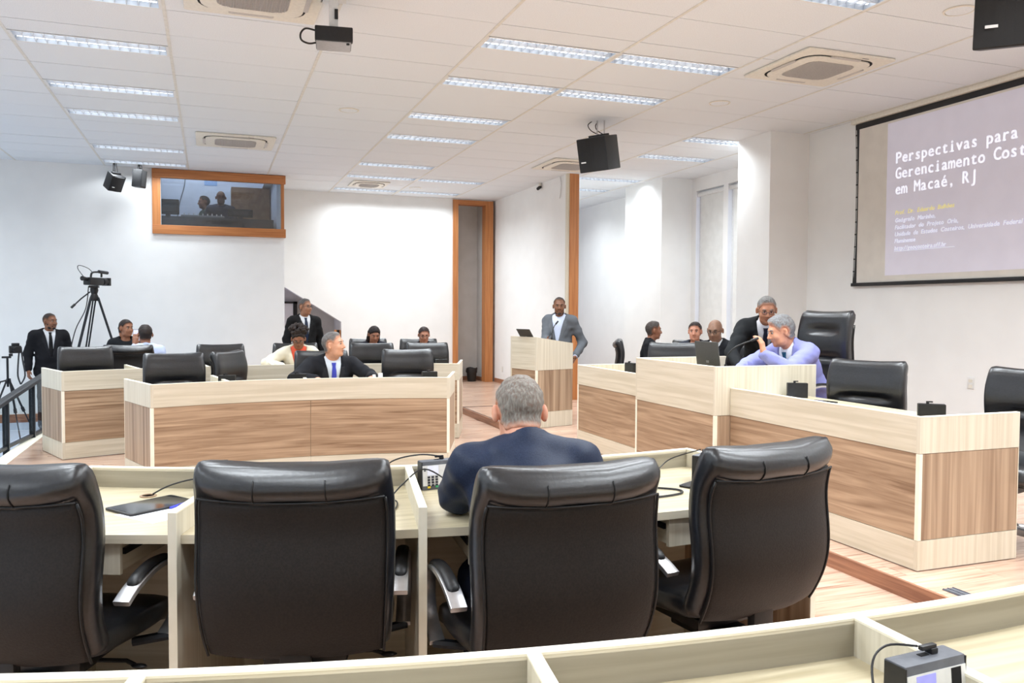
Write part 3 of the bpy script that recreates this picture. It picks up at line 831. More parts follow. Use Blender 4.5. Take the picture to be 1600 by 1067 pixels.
for nm, x, z in (('left', -1.40, 3.6), ('right', -1.04, 3.68)):
    tag(obj('ceiling_bracket', join(cyl((x, 14.44, z), (x, 14.44, CEIL), .018), cyl((x + .06, 14.44, z - .05), (x + .03, 14.44, CEIL), .006, 6)), 'black_plastic', smooth=True), 'black ceiling bracket of the %s wall loudspeaker by the booth' % nm, 'bracket')

# projector on its ceiling arm
t = thing('projector', 'black and grey projector hanging from the ceiling at the top', 'projector', (.865, 6.16, 3.50), math.radians(-8))
obj('lens_side', box(-.135, .135, -.05, .01, -.05, .055), 'black_plastic', t, bevel=.01)
obj('body', prism([(.01, -.05), (.19, -.05), (.19, .045), (.01, .055)], 'x', -.13, .125), 'grey_plastic', t, bevel=.008)
obj('underside', box(-.125, .12, -.035, .185, -.056, -.0495), 'silver', t)
obj('foot', lathe([(.012, -.066), (.012, -.056)], 10, (.1, -.02, 0)), 'black_plastic', t)
obj('mount_post', box(-.035, .03, .0, .045, .055, .27), 'white_plastic', t, bevel=.004)
obj('mount_plate', box(-.09, .09, -.06, .10, .27, .285), 'white_plastic', t)
obj('plug', box(.005, .03, -.015, .0, .12, .19), 'black_plastic', t)
wires('', 'power_cable', [(-.135, .0, .03), (-.2, -.01, .035), (-.235, .0, .0), (-.23, .02, -.04), (-.18, .04, -.055), (-.13, .06, -.04)], .007, parent=t)
# security camera on the partition
t = thing('security_camera', 'tiny dark security camera high on the partition wall', 'camera', (5.60, 13.85, 3.72))
obj('mount', lathe([(.03, .072), (.03, .05), (.018, .04), (.018, .01)], 14), 'cream_plastic', t)
obj('barrel', tube([(-.06, -.05, -.035), (.02, .02, .015)], .028, 14), 'black_plastic', t, smooth=True, angle=.7)
wires('pale cable loop on the partition beside the wooden post', 'wall_cable', [(5.62, 12.98, 3.78), (5.615, 12.93, 3.66), (5.615, 12.95, 3.52), (5.62, 13.0, 3.42)], .008, 'white_plastic')
def socket(label, x, y, z):
    t = thing('wall_socket', label, 'socket', (x, y, z))
    obj('plate', box(-.008, 0, -.04, .04, -.06, .06), 'white_plastic', t, bevel=.003)
    for k in (-1, 1): obj('outlet', box(-.0105, -.008, -.022, .022, -.005 + k * .027 - .016, -.005 + k * .027 + .016), 'cream_plastic', t)
socket('white double wall socket under the projection screen', X_SCREEN, 6.25, .79)
socket('white wall socket low on the partition next to the niche', X_PART, 15.9, .30)

# ------------------------------------------------------------------ projection screen
SY0, SY1, SZ0, SZ1 = 4.90, 7.89, 1.825, 3.735
XS = X_SCREEN - .03
t = thing('projection_screen', 'large white projection screen with slide text on the right wall', 'projection screen', (X_SCREEN, 7.0, 1.82))
T0 = Matrix.Translation((-X_SCREEN, -7.0, -1.82))
def scr(n, part, mt, parent=t, **kw): return obj(n, xf(part, T0), mt, parent, **kw)
scr('fabric', box(XS, XS + .002, SY0, SY1 - .045, SZ0 + .03, SZ1 - .06), 'screen_cloth')
scr('top_border', box(XS - .004, XS + .006, SY0, SY1, SZ1 - .065, SZ1), 'black_plastic')
scr('top_case', box(XS - .045, XS + .03, SY0 - .1, SY1 + .04, SZ1 + .002, CEIL - .001), 'cream_plastic', bevel=.006)
scr('bottom_bar', box(XS - .018, XS + .02, SY0, SY1 + .02, SZ0 - .012, SZ0 + .028), 'black_plastic', bevel=.006)
side = [(SY1 - .055, SZ0 + .02), (SY1 + .0, SZ0 + .02)] + [(SY1 - .012 - .030 * math.sin(PI * k / 12), SZ0 + .02 + (SZ1 - SZ0 - .03) * k / 12) for k in range(1, 13)] + [(SY1 - .055, SZ1 - .01)]
scr('side_border', prism(side, 'x', XS - .003, XS + .004), 'black_plastic')
scr('tension_cord', tube([(XS - .002, SY1 + .002 - .030 * math.sin(PI * k / 14), SZ0 + .02 + (SZ1 - SZ0 - .03) * k / 14) for k in range(15)], .004, 5), 'black_plastic')
for k in range(1, 13):
    q = k / 13
    scr('cord_clip', box(XS - .004, XS + .004, SY1 - .004 - .030 * math.sin(PI * q), SY1 + .010 - .030 * math.sin(PI * q), SZ0 + .02 + (SZ1 - SZ0) * q - .008, SZ0 + .02 + (SZ1 - SZ0) * q + .008), 'black_plastic')
plain('slide', (216, 213, 224), .9, var=2, scale=4, emit=(205, 205, 225), strength=.18)  # slide and lettering carry the projector's light as colour and faint glow
plain('slide_text', (240, 243, 255), .9, var=1, emit=(235, 240, 255), strength=.60)
plain('slide_yellow', (236, 228, 150), .9, var=1, emit=(240, 230, 150), strength=.30)
plain('slide_small', (222, 228, 250), .9, var=1, emit=(222, 230, 255), strength=.50)
scr('slide_image', box(XS - .0025, XS - .0012, SY0 + .1, 7.395, SZ0 + .10, SZ1 - .09), 'slide')
_glyph = {}
def glyph(ch):
    if ch not in _glyph:
        cu = bpy.data.curves.new('g', 'FONT'); cu.body = ch; cu.size = 1.0; cu.resolution_u = 3
        ob = bpy.data.objects.new('g', cu); COL.objects.link(ob)
        dg = bpy.context.evaluated_depsgraph_get()
        me = bpy.data.meshes.new_from_object(ob.evaluated_get(dg))
        v = [tuple(p.co) for p in me.vertices]; f = [tuple(p.vertices) for p in me.polygons]
        bpy.data.objects.remove(ob); bpy.data.meshes.remove(me); bpy.data.curves.remove(cu)
        xs = [p[0] for p in v] or [0, .3]
        _glyph[ch] = (v, f, min(xs), max(xs))
    return _glyph[ch]
def text_line(s, y0, z0, cap, adv, mt, mono=True, slant=0.0, name='slide_text', bold=.0):
    """lettering on the screen; reading direction is -Y"""
    V, F = [], []; u = 0.0
    sc = cap / .729
    for ch in s:
        if ch == ' ':
            u += adv if mono else adv * .62; continue
        v, f, a, b = glyph(ch)
        wch = (b - a)
        if mono:
            narrow = ch in 'i,.tj:' 
            k = sc if narrow else min(sc, adv * .90 / max(wch, .01)) if ch in 'mMw' else min(sc * .95, adv * .86 / max(wch, .01))
            x_off = u + (adv - k * wch) / 2 - k * a
        else:
            k = sc; x_off = u - k * a + .06 * sc
        copies = ((0, 0), (bold, 0), (bold / 2, bold / 2)) if bold else ((0, 0),)
        for j, (bx, bz) in enumerate(copies):
            o = len(V)
            V += [(XS - .0031 - .0001 * j, y0 - (x_off + k * p[0] + bx + slant * sc * p[1]), z0 + sc * p[1] + bz) for p in v]
            F += [tuple(i + o for i in q) for q in f]
        if mono and ch in 'ir':      # slab feet of the typewriter face
            cx = u + adv / 2 - (.004 if ch == 'r' else 0)
            o = len(V); hw = adv * .30
            if ch == 'r': cx = x_off + k * a + adv * .14; hw = adv * .22
            V += [(XS - .0032, y0 - (cx - hw), z0), (XS - .0032, y0 - (cx + hw), z0), (XS - .0032, y0 - (cx + hw), z0 + cap * .09), (XS - .0032, y0 - (cx - hw), z0 + cap * .09)]
            F.append((o, o + 1, o + 2, o + 3))
        u += adv if mono else (k * wch + .11 * sc)
    return scr(name, (V, F), mt)
A = 1.50 / 17
for s, z in (('Perspectivas para', 3.176), ('Gerenciamento Costeiro', 3.003), ('em Macaé, RJ', 2.828)):
    text_line(s, 7.275, z, .126, A, 'slide_text', bold=.008)
for s, z, mt in (('Prof. Dr. Eduardo Bulhões', 2.601, 'slide_yellow'), ('Geógrafo Marinho,', 2.516, 'slide_small'), ('Facilitador do Projeto Orla,', 2.437, 'slide_small'), ('Unidade de Estudos Costeiros, Universidade Federal', 2.360, 'slide_small'), ('Fluminense', 2.284, 'slide_small'), ('http://geocosteira.uff.br', 2.203, 'slide_small')):
    text_line(s, 7.265, z, .047, .062, mt, mono=False, slant=.18, bold=.004 if mt == 'slide_yellow' else .003)
scr('text_underline', box(XS - .0035, XS - .003, 6.46, 7.265, 2.190, 2.194), 'slide_small')

# ------------------------------------------------------------------ control booth behind its window
w = struct('window_1', box(-.74, 1.17, Y_BOOTH + .02, Y_BOOTH + .028, 2.87, 3.655), 'booth_glass', label='wide control booth window with orange wooden frame', cat='window')
obj('frame_head', box(-.87, 1.235, Y_BOOTH - .05, Y_BOOTH + .03, 3.645, 3.785), 'orange_wood_h', w, bevel=.006)
obj('frame_sill', box(-.87, 1.235, Y_BOOTH - .05, Y_BOOTH + .03, 2.73, 2.875), 'orange_wood_h', w, bevel=.006)
obj('frame_jamb', box(-.87, -.745, Y_BOOTH - .03, Y_BOOTH + .03, 2.875, 3.645), 'orange_wood_v', w)
obj('frame_jamb', box(1.16, 1.21, Y_BOOTH - .03, Y_BOOTH + .03, 2.875, 3.645), 'orange_wood_v', w)
struct('wall_booth_interior', join(box(-2.2, 1.15, 16.9, 17.0, 1.9, 4.6), box(-2.3, -2.2, Y_BOOTH + .12, 17.0, 1.9, 4.6), box(1.10, 1.15, Y_BOOTH + .12, 16.9, 1.9, 4.6), box(-2.3, 1.15, Y_BOOTH + .12, 17.0, 4.5, 4.6)), 'booth_wall', label='pale bluish walls inside the control booth', cat='wall')
struct('floor_booth', box(-2.3, 1.15, Y_BOOTH + .12, 17.0, 1.85, 1.93), 'booth_dark')
t = thing('ceiling_lamp', 'lamp lighting the inside of the control booth', 'ceiling lamp', (-.2, 15.9, 4.47))
obj('housing', box(-.6, .6, -.08, .08, 0, .03), 'white_plastic', t); 
m2 = M['tube_light'].copy(); m2.name = 'booth_tube_light'; m2.node_tree.nodes['Principled BSDF'].inputs['Emission Strength'].default_value = 90; m2.cycles.emission_sampling = 'AUTO'; M['booth_tube'] = m2
obj('fluorescent_tube', cyl((-.58, 0, -.02), (.58, 0, -.02), .015, 6), 'booth_tube', t)
ct = thing('control_desk', 'dark control desk along the booth window', 'desk', (.2, 15.3, 1.93))
obj('desk_front', box(-1.2, .86, -.28, -.25, 0, 1.13), 'booth_dark', ct); obj('desk_top', box(-1.2, .86, -.25, .30, 1.10, 1.13), 'booth_dark', ct)
t = thing('mixing_console', 'mixing console with small knobs on the booth desk', 'mixer', (-.10, 15.28, 3.06))
obj('console_body', prism([(-.2, 0), (.2, 0), (.2, .08), (-.2, .03)], 'x', -.35, .35), 'grey_plastic', t)
for i in range(9): obj('knob', lathe([(.010, .05), (.010, .085), (.006, .09)], 8, (-.3 + i * .075, .03 * (i % 2), 0)), 'silver', t)
for i in range(4): obj('tall_knob', lathe([(.008, .06), (.010, .14)], 6, (.02 + i * .045, .12, 0)), 'black_plastic', t)
def monitor(label, x, y, z, w, h, rz):
    t = thing('monitor', label, 'monitor', (x, y, z), rz)
    obj('panel', box(-w / 2, w / 2, -.03, .03, .06, .06 + h), 'black_plastic', t, bevel=.02)
    obj('screen_back', box(-w * .3, w * .3, -.045, -.03, .1, .05 + h * .8), 'booth_dark', t)
    obj('stand', box(-.04, .04, -.02, .02, 0, .08), 'black_plastic', t); obj('foot', box(-.1, .1, -.07, .07, 0, .012), 'black_plastic', t)
monitor('black monitor at the left end of the booth desk', -.66, 15.35, 3.06, .36, .26, 0)
monitor('black monitor at the right on the booth desk', .52, 15.35, 3.06, .42, .14, .1)
t = thing('cupboard', 'brown cupboard at the right inside the booth', 'cupboard', (.72, 16.45, 1.93))
obj('body', box(-.33, .36, -.2, .2, 0, 1.84), 'booth_brown', t); obj('door', box(-.32, .0, -.215, -.2, .05, 1.80), 'booth_brown', t); obj('door', box(.01, .35, -.215, -.2, .05, 1.80), 'booth_brown', t)
tag(obj('wall_notice', box(-.08, .15, 16.885, 16.895, 3.86, 3.98), plain('notice_blue', (150, 180, 225), .8)), 'small pale blue notice on the booth wall', 'notice')
wires('thin cable hanging on the pale booth wall', 'hanging_cable', [(-.42, 16.88, 3.95), (-.44, 16.88, 3.8), (-.52, 16.87, 3.5), (-.56, 16.87, 3.2), (-.55, 16.87, 3.05)], .008, 'grey_plastic')

# ------------------------------------------------------------------ railing at the left edge of the platform floor
rl = thing('railing', 'dark metal railing with glass infill at the left edge', 'railing', (-2.0, 9.95, 0))
RP = [(-2.07, 8.95, .44), (-2.03, 9.95, .525), (-1.945, 10.84, .625), (-1.90, 11.4, .68)]
for x, y, z in RP: obj('post', box(x + 2.0 - .03, x + 2.0 + .03, y - 9.95 - .02, y - 9.95 + .02, CARP, z), 'dark_metal', rl)
loops = [[(x + 2.0 + a, y - 9.95, z + b) for a, b in ((-.045, -.01), (.045, -.01), (.045, .028), (.03, .036), (-.03, .036), (-.045, .028))] for x, y, z in [(-2.12, 8.0, .36)] + RP]
obj('handrail', loft(loops), 'dark_metal', rl)
obj('lower_rail', loft([[(x + 2.0 + a, y - 9.95, b + .02) for a, b in ((-.02, 0), (.02, 0), (.02, .03), (-.02, .03))] for x, y, z in RP]), 'dark_metal', rl)
for i in range(3):
    (x0, y0, z0), (x1, y1, z1) = RP[i], RP[i + 1]
    v = [(x + 2.0 + a, y - 9.95, z) for x, y, za, zb in ((x0, y0 + .03, .07, z0 - .03), (x1, y1 - .03, .07, z1 - .03)) for a in (-.003, .003) for z in (za, zb)]
    obj('glass_pane', (v, [(0, 1, 3, 2), (4, 6, 7, 5), (0, 4, 5, 1), (2, 3, 7, 6), (1, 5, 7, 3), (0, 2, 6, 4)]), 'clear_glass', rl)

# ------------------------------------------------------------------ tripods
def tripod_leg(parent, top, foot, r=.016):
    a, b = Vector(top), Vector(foot); mid = a.lerp(b, .5)
    d = (b - a).normalized(); s = d.cross(Vector((0, 0, 1))).normalized() * r * .9
    lg = obj('leg', join(cyl(a + s, mid + s, r * .5, 6), cyl(a - s, mid - s, r * .5, 6), cyl(a.lerp(b, .42), b, r * .62, 6)), 'dark_metal', parent, smooth=True)
    obj('clamp', tube([mid - d * .03, mid + d * .03], r * 1.5, 8), 'black_plastic', lg)
    obj('foot', tube([b + d * -.03, b], r * .95, 8), 'black_plastic', lg)
t = thing('video_tripod', 'tall black tripod carrying the video camera by the left wall', 'tripod', (-1.56, 13.2, CARP))
zt = 1.66 - CARP
obj('head', join(lathe([(.05, zt - .05), (.06, zt), (.04, zt + .05), (.055, zt + .10), (.05, zt + .14)], 14), box(-.06, .06, -.08, .08, zt + .14, zt + .17)), 'black_plastic', t, smooth=True, angle=.6)
tripod_leg(t, (-.04, -.02, zt), (-.47, -.25, 0), .022); tripod_leg(t, (.05, -.01, zt), (.62, -.1, 0), .022); tripod_leg(t, (.0, .04, zt), (-.33, .42, 0), .022)
obj('spreader', join(cyl((-.22, -.1, .95), (.28, -.05, .95), .009, 6), cyl((.0, .0, .95), (-.12, .14, .95), .009, 6)), 'dark_metal', t)
obj('pan_handle', join(tube([(-.05, -.03, zt + .08), (-.16, -.08, zt - .02), (-.27, -.12, zt - .14)], .010, 6), tube([(-.235, -.105, zt - .10), (-.28, -.125, zt - .15)], .017, 8)), 'black_plastic', t, smooth=True)
tag(obj('storage_pouch', join(xf(sph((0, 0, 0), (.11, .07, .07), 14, 8), Matrix.Translation((-1.72, 13.06, .74)) @ Matrix.Rotation(.2, 4, 'Y')), xf(sph((0, 0, 0), (.17, .06, .045), 14, 8), Matrix.Translation((-1.55, 13.06, .73)) @ Matrix.Rotation(.1, 4, 'Y'))), 'booth_dark', smooth=True), 'grey cloth pouch slung between the video tripod legs', 'pouch')
wires('black cables running down the video tripod leg', 'camera_cable', [(-1.63, 13.18, 1.82), (-1.66, 13.1, 1.5), (-1.78, 13.0, 1.2), (-1.86, 12.95, .8), (-1.95, 12.93, .2), (-2.0, 12.9, CARP + .01)], .007)
t = thing('video_camera', 'black video camera on the tall tripod', 'video camera', (-1.555, 13.2, 1.835), math.radians(-28))
obj('body', box(-.06, .06, -.17, .13, .0, .11), 'black_plastic', t, bevel=.015)
obj('lens', tube([(0, .12, .055), (0, .17, .055), (0, .17, .055), (0, .26, .055)], [.045, .045, .055, .058], 14), 'black_plastic', t, smooth=True, angle=.7)
obj('lens_hood', box(-.06, .06, .25, .30, .0, .115), 'black_plastic', t, bevel=.006)
obj('top_handle', tube(smooth_path([(0, -.08, .11), (0, -.06, .17), (0, .02, .19), (0, .15, .185), (0, .16, .12)], 4), .014, 8), 'black_plastic', t, smooth=True)
obj('microphone', tube([(.0, .10, .20), (.0, .30, .19)], .024, 10), 'booth_dark', t, smooth=True)
obj('viewfinder', tube([(0, -.16, .08), (0, -.23, .09), (0, -.27, .09)], [.025, .028, .034], 10), 'black_plastic', t, smooth=True)
obj('cable_loop', tube(smooth_path([(0, -.22, .10), (-.02, -.33, .22), (-.02, -.30, .27), (0, -.15, .24), (0, -.05, .19)], 5), .005, 5), 'black_plastic', t, smooth=True)
t = thing('photo_tripod', 'slim tripod with a small camera beyond the railing', 'tripod', (-2.52, 12.5, CARP))
tripod_leg(t, (0, -.02, .86), (-.28, -.2, 0), .014); tripod_leg(t, (.02, 0, .86), (.15, -.05, 0), .014); tripod_leg(t, (0, .03, .86), (.28, .30, 0), .014)
obj('centre_column', cyl((0, 0, .75), (0, 0, 1.14), .014, 8), 'dark_metal', t)
obj('head', join(box(-.06, .04, -.03, .03, 1.13, 1.155), box(.02, .06, -.02, .02, 1.155, 1.19)), 'black_plastic', t)
obj('crank', tube([(0, 0, .84), (-.08, -.03, .82), (-.1, -.03, .76)], .012, 6), 'black_plastic', t)
t = thing('photo_camera', 'small black camera with hanging strap beyond the railing', 'camera', (-2.43, 12.5, .905), math.radians(20))
obj('body', box(-.07, .07, -.035, .035, 0, .10), 'black_plastic', t, bevel=.012); obj('prism_hump', box(-.04, .05, -.03, .03, .095, .135), 'black_plastic', t, bevel=.01)
obj('lens', tube([(0, -.035, .05), (0, -.10, .05)], .034, 12), 'black_plastic', t, smooth=True, angle=.7)
obj('strap', join(*[loft([[(x + a, y, z) for a in (-.010, .010)] + [(x + a, y + .004, z) for a in (.010, -.010)] for x, y, z in smooth_path(p, 4)]) for p in (((.07, 0, .08), (.085, -.01, -.1), (.11, -.01, -.3), (.06, 0, -.42)), ((.04, -.03, .0), (.03, -.03, -.12), (.025, -.02, -.30), (.06, 0, -.42)))]), 'booth_dark', t)

# ------------------------------------------------------------------ waste bin in the niche
t = thing('waste_bin', 'black waste bin with bag standing in the niche', 'bin', (5.19, 16.62, 0))
obj('bucket', lathe([(.085, 0), (.09, .01), (.115, .27), (.11, .27), (.085, .02), (.02, .015)], 22), 'bin_black', t, smooth=True, angle=.8)
bag = []
for i, (r, z) in enumerate(((.120, .19), (.122, .24), (.120, .275), (.108, .285), (.10, .24))):
    bag.append([((r + .006 * math.sin(5 * a + i) + .003 * math.sin(11 * a)) * math.cos(a), (r + .006 * math.sin(5 * a + i)) * math.sin(a), z + .010 * math.sin(3 * a + i)) for a in [2 * PI * k / 30 for k in range(30)]])
obj('bag', loft(bag, cap=False), 'black_plastic', t, smooth=True)

# ------------------------------------------------------------------ voting terminals
def terminal(label, x, y, z, face, lcd='lcd', keys=True, tilt=True):
    t = thing('voting_terminal', label, 'voting terminal', (x, y, z), -math.radians(face), 'keypad voting terminals')
    w, d, h = .145, .05, .112      # front looks to local +Y
    obj('body', prism([(-d / 2, 0), (d / 2 + .004, 0), (d / 2 - .006, h), (-d / 2, h)], 'x', -w / 2, w / 2), 'grey_plastic' if keys else 'black_plastic', t, bevel=.003)
    obj('side_cheek', box(-w / 2 - .0015, -w / 2 + .001, -d / 2 + .002, d / 2 - .004, .002, h - .003), 'black_plastic', t)
    obj('side_cheek', box(w / 2 - .001, w / 2 + .0015, -d / 2 + .002, d / 2 - .004, .002, h - .003), 'black_plastic', t)
    obj('rear_plate', box(-w / 2 + .002, w / 2 - .002, -d / 2 - .0015, -d / 2, .003, h - .003), 'black_plastic', t)
    def fy(zz): return d / 2 + .004 - .010 * zz / h
    def fbox(u0, u1, z0, z1, th):
        v = [(u, fy(zz) + o, zz) for o in (-.0005, th) for zz in (z0, z1) for u in (u0, u1)]
        return v, [(0, 1, 3, 2), (4, 6, 7, 5), (0, 4, 5, 1), (2, 3, 7, 6), (0, 2, 6, 4), (1, 5, 7, 3)]
    f = obj('front_panel', fbox(-w / 2 + .002, w / 2 - .002, .017, h - .016, .0015), 'white_plastic', t)
    obj('screen', fbox(.004, .05, .058, .093, .0022), lcd, f)
    obj('reader_slot', fbox(-.058, -.034, .060, .094, .0022), 'void', f)
    obj('emblem', fbox(.057, .066, .074, .083, .0022), 'grey_plastic', f)
    if keys:
        for i in range(3):
            for j in range(4):
                u = .046 - i * .0165; zz = .0505 - j * .0105
                obj('key', fbox(u - .005, u + .005, zz - .0035, zz + .0035, .004), 'key_dark', f)
        for zz, mt in ((.046, 'key_green'), (.0325, 'key_red'), (.019, 'key_yellow')):
            obj('button', fbox(-.057, -.038, zz - .005, zz + .005, .004), mt, f)
        obj('button', fbox(.040, .052, .008, .016, .004), 'key_yellow', f); obj('button', fbox(.006, .018, .009, .017, .004), 'key_green', f)
    obj('top_slot', box(-.01, .01, -.012, -.002, h, h + .001), 'void', t)
    obj('plug', join(box(-.030, -.014, -.016, .0, h, h + .010), box(-.030, .006, -.013, -.003, h + .008, h + .016)), 'black_plastic', t, bevel=.002)
    return t
# local +Y is the screen side; face = heading of that side
terminal('keypad voting terminal with lit screen left of the navy suited man', .845, 3.165, .80, 172)
terminal('voting terminal with violet screen at the bottom right corner', 1.165, 1.075, .80, 176, 'lcd_violet')
terminal('dark voting terminal half hidden behind the right chair of the near row', 1.95, 2.95, .80, 148)
terminal('voting terminal at the left edge of the near bench behind the chair', .03, 3.33, .80, 185)
terminal('black backed voting terminal beside the man with the blue tie', .76, 7.80, .80, 10, keys=False)
terminal('black backed voting terminal at the right end of the wide bench', 1.99, 7.74, .80, -5, keys=False)
terminal('black backed voting terminal on the right end of the rear bench', 2.62, 9.62, .80, -5, keys=False)
terminal('black backed voting terminal between the two left chairs of the wide bench', .14, 7.82, .80, 12, keys=False)
terminal('black voting terminal against the side of the presiding bench', 4.16, 5.08, .86, 28, keys=False)
terminal('black voting terminal at the near corner of the platform bench', 3.98, 3.68, .86, 40, keys=False)
terminal('black voting terminal on the farthest platform bench', 4.08, 7.55, .86, 80, keys=False)
wires('thin black cable curving from the terminal behind the left chair', 'terminal_cable', [(.86, 3.17, .925), (.78, 3.20, .93), (.68, 3.25, .90), (.60, 3.24, .83), (.52, 3.2, .806)], .0032)
wires('looped black cable on the near bench left of the terminal', 'terminal_cable', [(.95, 2.93, .806), (.86, 2.99, .85), (.76, 3.03, .905), (.67, 3.0, .86), (.60, 2.95, .81), (.545, 2.86, .805), (.57, 2.80, .805), (.62, 2.88, .805), (.63, 2.98, .807), (.52, 2.98, .805)], .0029)
wires('thin black cable on the left part of the near bench', 'terminal_cable', [(-.21, 3.38, .805), (-.15, 3.40, .83), (-.06, 3.42, .845), (.03, 3.40, .84)], .003)
tag(obj('cable_grommet', lathe([(.03, .0005), (.03, .004), (.022, .004), (.022, .0005)], 20, (-.225, 3.37, .80)), 'walnut_h'), 'round brown cable grommet in the near bench top', 'grommet')
wires('black cable lying in a curve right of the navy suited man', 'microphone_cable', [(1.46, 2.79, .805), (1.56, 2.72, .805), (1.70, 2.74, .805), (1.73, 2.80, .805), (1.66, 2.86, .806), (1.58, 2.90, .812)], .0042)
t = thing('cable_connector', 'silver and black cable connector on the near bench top', 'connector', (1.55, 2.93, .812), .8)
obj('sleeve', tube([(-.03, .0, 0), (.01, 0, 0)], .010, 10), 'silver', t, smooth=True); obj('grip', tube([(.01, 0, 0), (.05, -.0, -.002)], [.009, .006], 10), 'black_plastic', t, smooth=True)
wires('thin cable running from the connector to the corner of the near bench', 'terminal_cable', [(1.56, 2.95, .815), (1.66, 3.02, .81), (1.8, 3.10, .82), (1.9, 3.14, .86), (1.96, 3.0, .92)], .0026)
wires('thin black cable leaving the bottom right terminal', 'terminal_cable', [(1.16, 1.09, .925), (1.10, 1.10, .93), (1.05, 1.08, .91), (1.02, 1.03, .85), (1.0, .98, .806)], .0021)
# tablets, papers, pen
def tablet(label, x, y, z, w, h, rz):
    t = thing('tablet', label, 'tablet', (x, y, z), rz)
    obj('case', prism(rrect(w, h, .012), 'z', 0, .008), 'black_plastic', t, bevel=.002); obj('screen', prism(rrect(w - .014, h - .014, .006), 'z', .008, .0086), 'tablet_glass', t)
tablet('black tablet lying on the near bench beside a sheet of paper', -.20, 3.19, .801, .26, .17, math.radians(35))
tablet('black tablet lying on the platform bench before the empty chair', 4.08, 4.78, .861, .17, .25, .3)
tablet('corner of a dark tablet beside the right chair of the near row', 1.90, 2.80, .801, .17, .24, .5)
tablet('dark tablet on the farthest platform bench', 4.05, 7.0, .861, .17, .24, .2)
def paper(label, x, y, z, w, h, rz): return tag(obj('paper_sheet', xf(box(-w / 2, w / 2, -h / 2, h / 2, 0, .0012), Matrix.Translation((x, y, z)) @ Matrix.Rotation(rz, 4, 'Z')), 'paper'), label, 'paper')
paper('white paper sheet under the blue pen on the near bench', -.135, 3.10, .8003, .21, .29, -.9)
paper('white paper on the platform bench beside the tablet', 4.02, 4.98, .8603, .21, .29, .3)
paper('white paper near the corner terminal of the platform bench', 3.92, 3.90, .8603, .2, .26, .2)
paper('white paper on the presiding bench in front of the man', 3.95, 5.62, .9853, .21, .3, .1)
paper('white paper on the farthest platform bench', 3.95, 6.75, .8603, .21, .3, .1)
tag(obj('paper_stand', xf(prism([(-.02, 0), (.02, 0), (.003, .10), (-.003, .10)], 'x', -.02, .02), Matrix.Translation((1.53, 7.83, .80))), 'paper'), 'small white folded card standing on the wide bench', 'card')
t = thing('pen', 'blue ballpoint pen on the white sheet of the near bench', 'pen', (-.10, 3.17, .806), .9)
obj('barrel', tube([(-.06, 0, 0), (.05, 0, 0)], .0045, 8), 'blue_pen', t, smooth=True); obj('cap', tube([(.05, 0, 0), (.075, 0, 0)], .0055, 8), 'blue_pen', t, smooth=True)
# laptops and microphones
def laptop(label, x, y, z, rz, w=.34, d=.24, tilt=1.85):
    t = thing('laptop', label, 'laptop', (x, y, z), rz)    # user sits at local -Y
    obj('base', box(-w / 2, w / 2, -d, 0, 0, .018), 'black_plastic', t, bevel=.004)
    obj('keyboard', box(-w / 2 + .02, w / 2 - .02, -d * .55, -.02, .018, .0195), 'key_dark', t)
    R = Matrix.Translation((0, 0, .016)) @ Matrix.Rotation(tilt - PI / 2, 4, 'X').inverted()
    obj('lid', xf(box(-w / 2, w / 2, 0, .010, 0, d + .03), R), 'laptop_lid', t, bevel=.003)
    obj('display', xf(box(-w / 2 + .012, w / 2 - .012, -.001, .0, .015, d + .015), R), 'tablet_glass', t)
    obj('logo', xf(box(-.02, .02, .010, .0106, d * .42, d * .50), R), 'silver', t)
laptop('dark laptop seen from behind on the presiding bench', 3.735, 5.60, .985, math.radians(90), .32, .24, 1.70)
t_ = laptop('black laptop on top of the lectern', 3.675, 9.40, PLAT + 1.03, math.radians(105), .27, .15, 2.15)
def gooseneck(label, pts, base):
    t = thing('microphone', label, 'microphone', base)
    b0 = Vector(base)
    obj('stand_base', lathe([(.045, 0), (.045, .012), (.014, .02), (.012, .10)], 16), 'black_plastic', t, smooth=True, angle=.6)
    P = smooth_path([Vector(p) - b0 for p in pts], 6)
    obj('gooseneck', tube(P, .006, 8), 'black_plastic', t, smooth=True)
    d = (P[-1] - P[-4]).normalized()
    obj('capsule', tube([P[-1] - d * .01, P[-1] + d * .05], .011, 10), 'black_plastic', t, smooth=True)
gooseneck('black gooseneck microphone on the presiding bench, bent to the man', [(3.86, 5.57, 1.06), (3.87, 5.565, 1.15), (3.93, 5.54, 1.225), (4.06, 5.50, 1.28)], (3.86, 5.57, .985))
gooseneck('thin black gooseneck microphone on the lectern', [(3.98, 9.42, PLAT + 1.05), (3.99, 9.43, 1.22), (4.02, 9.45, 1.30), (4.07, 9.49, 1.345)], (3.98, 9.42, PLAT + .985))
# ------------------------------------------------------------------ people: implicit surfaces meshed with surface nets
def v3(*a): return np.array(a, dtype=np.float64)
def rotx(a): c, s = math.cos(a), math.sin(a); return np.array([[1, 0, 0], [0, c, -s], [0, s, c]])
def rotz(a): c, s = math.cos(a), math.sin(a); return np.array([[c, -s, 0], [s, c, 0], [0, 0, 1]])
def roty(a): c, s = math.cos(a), math.sin(a); return np.array([[c, 0, s], [0, 1, 0], [-s, 0, c]])

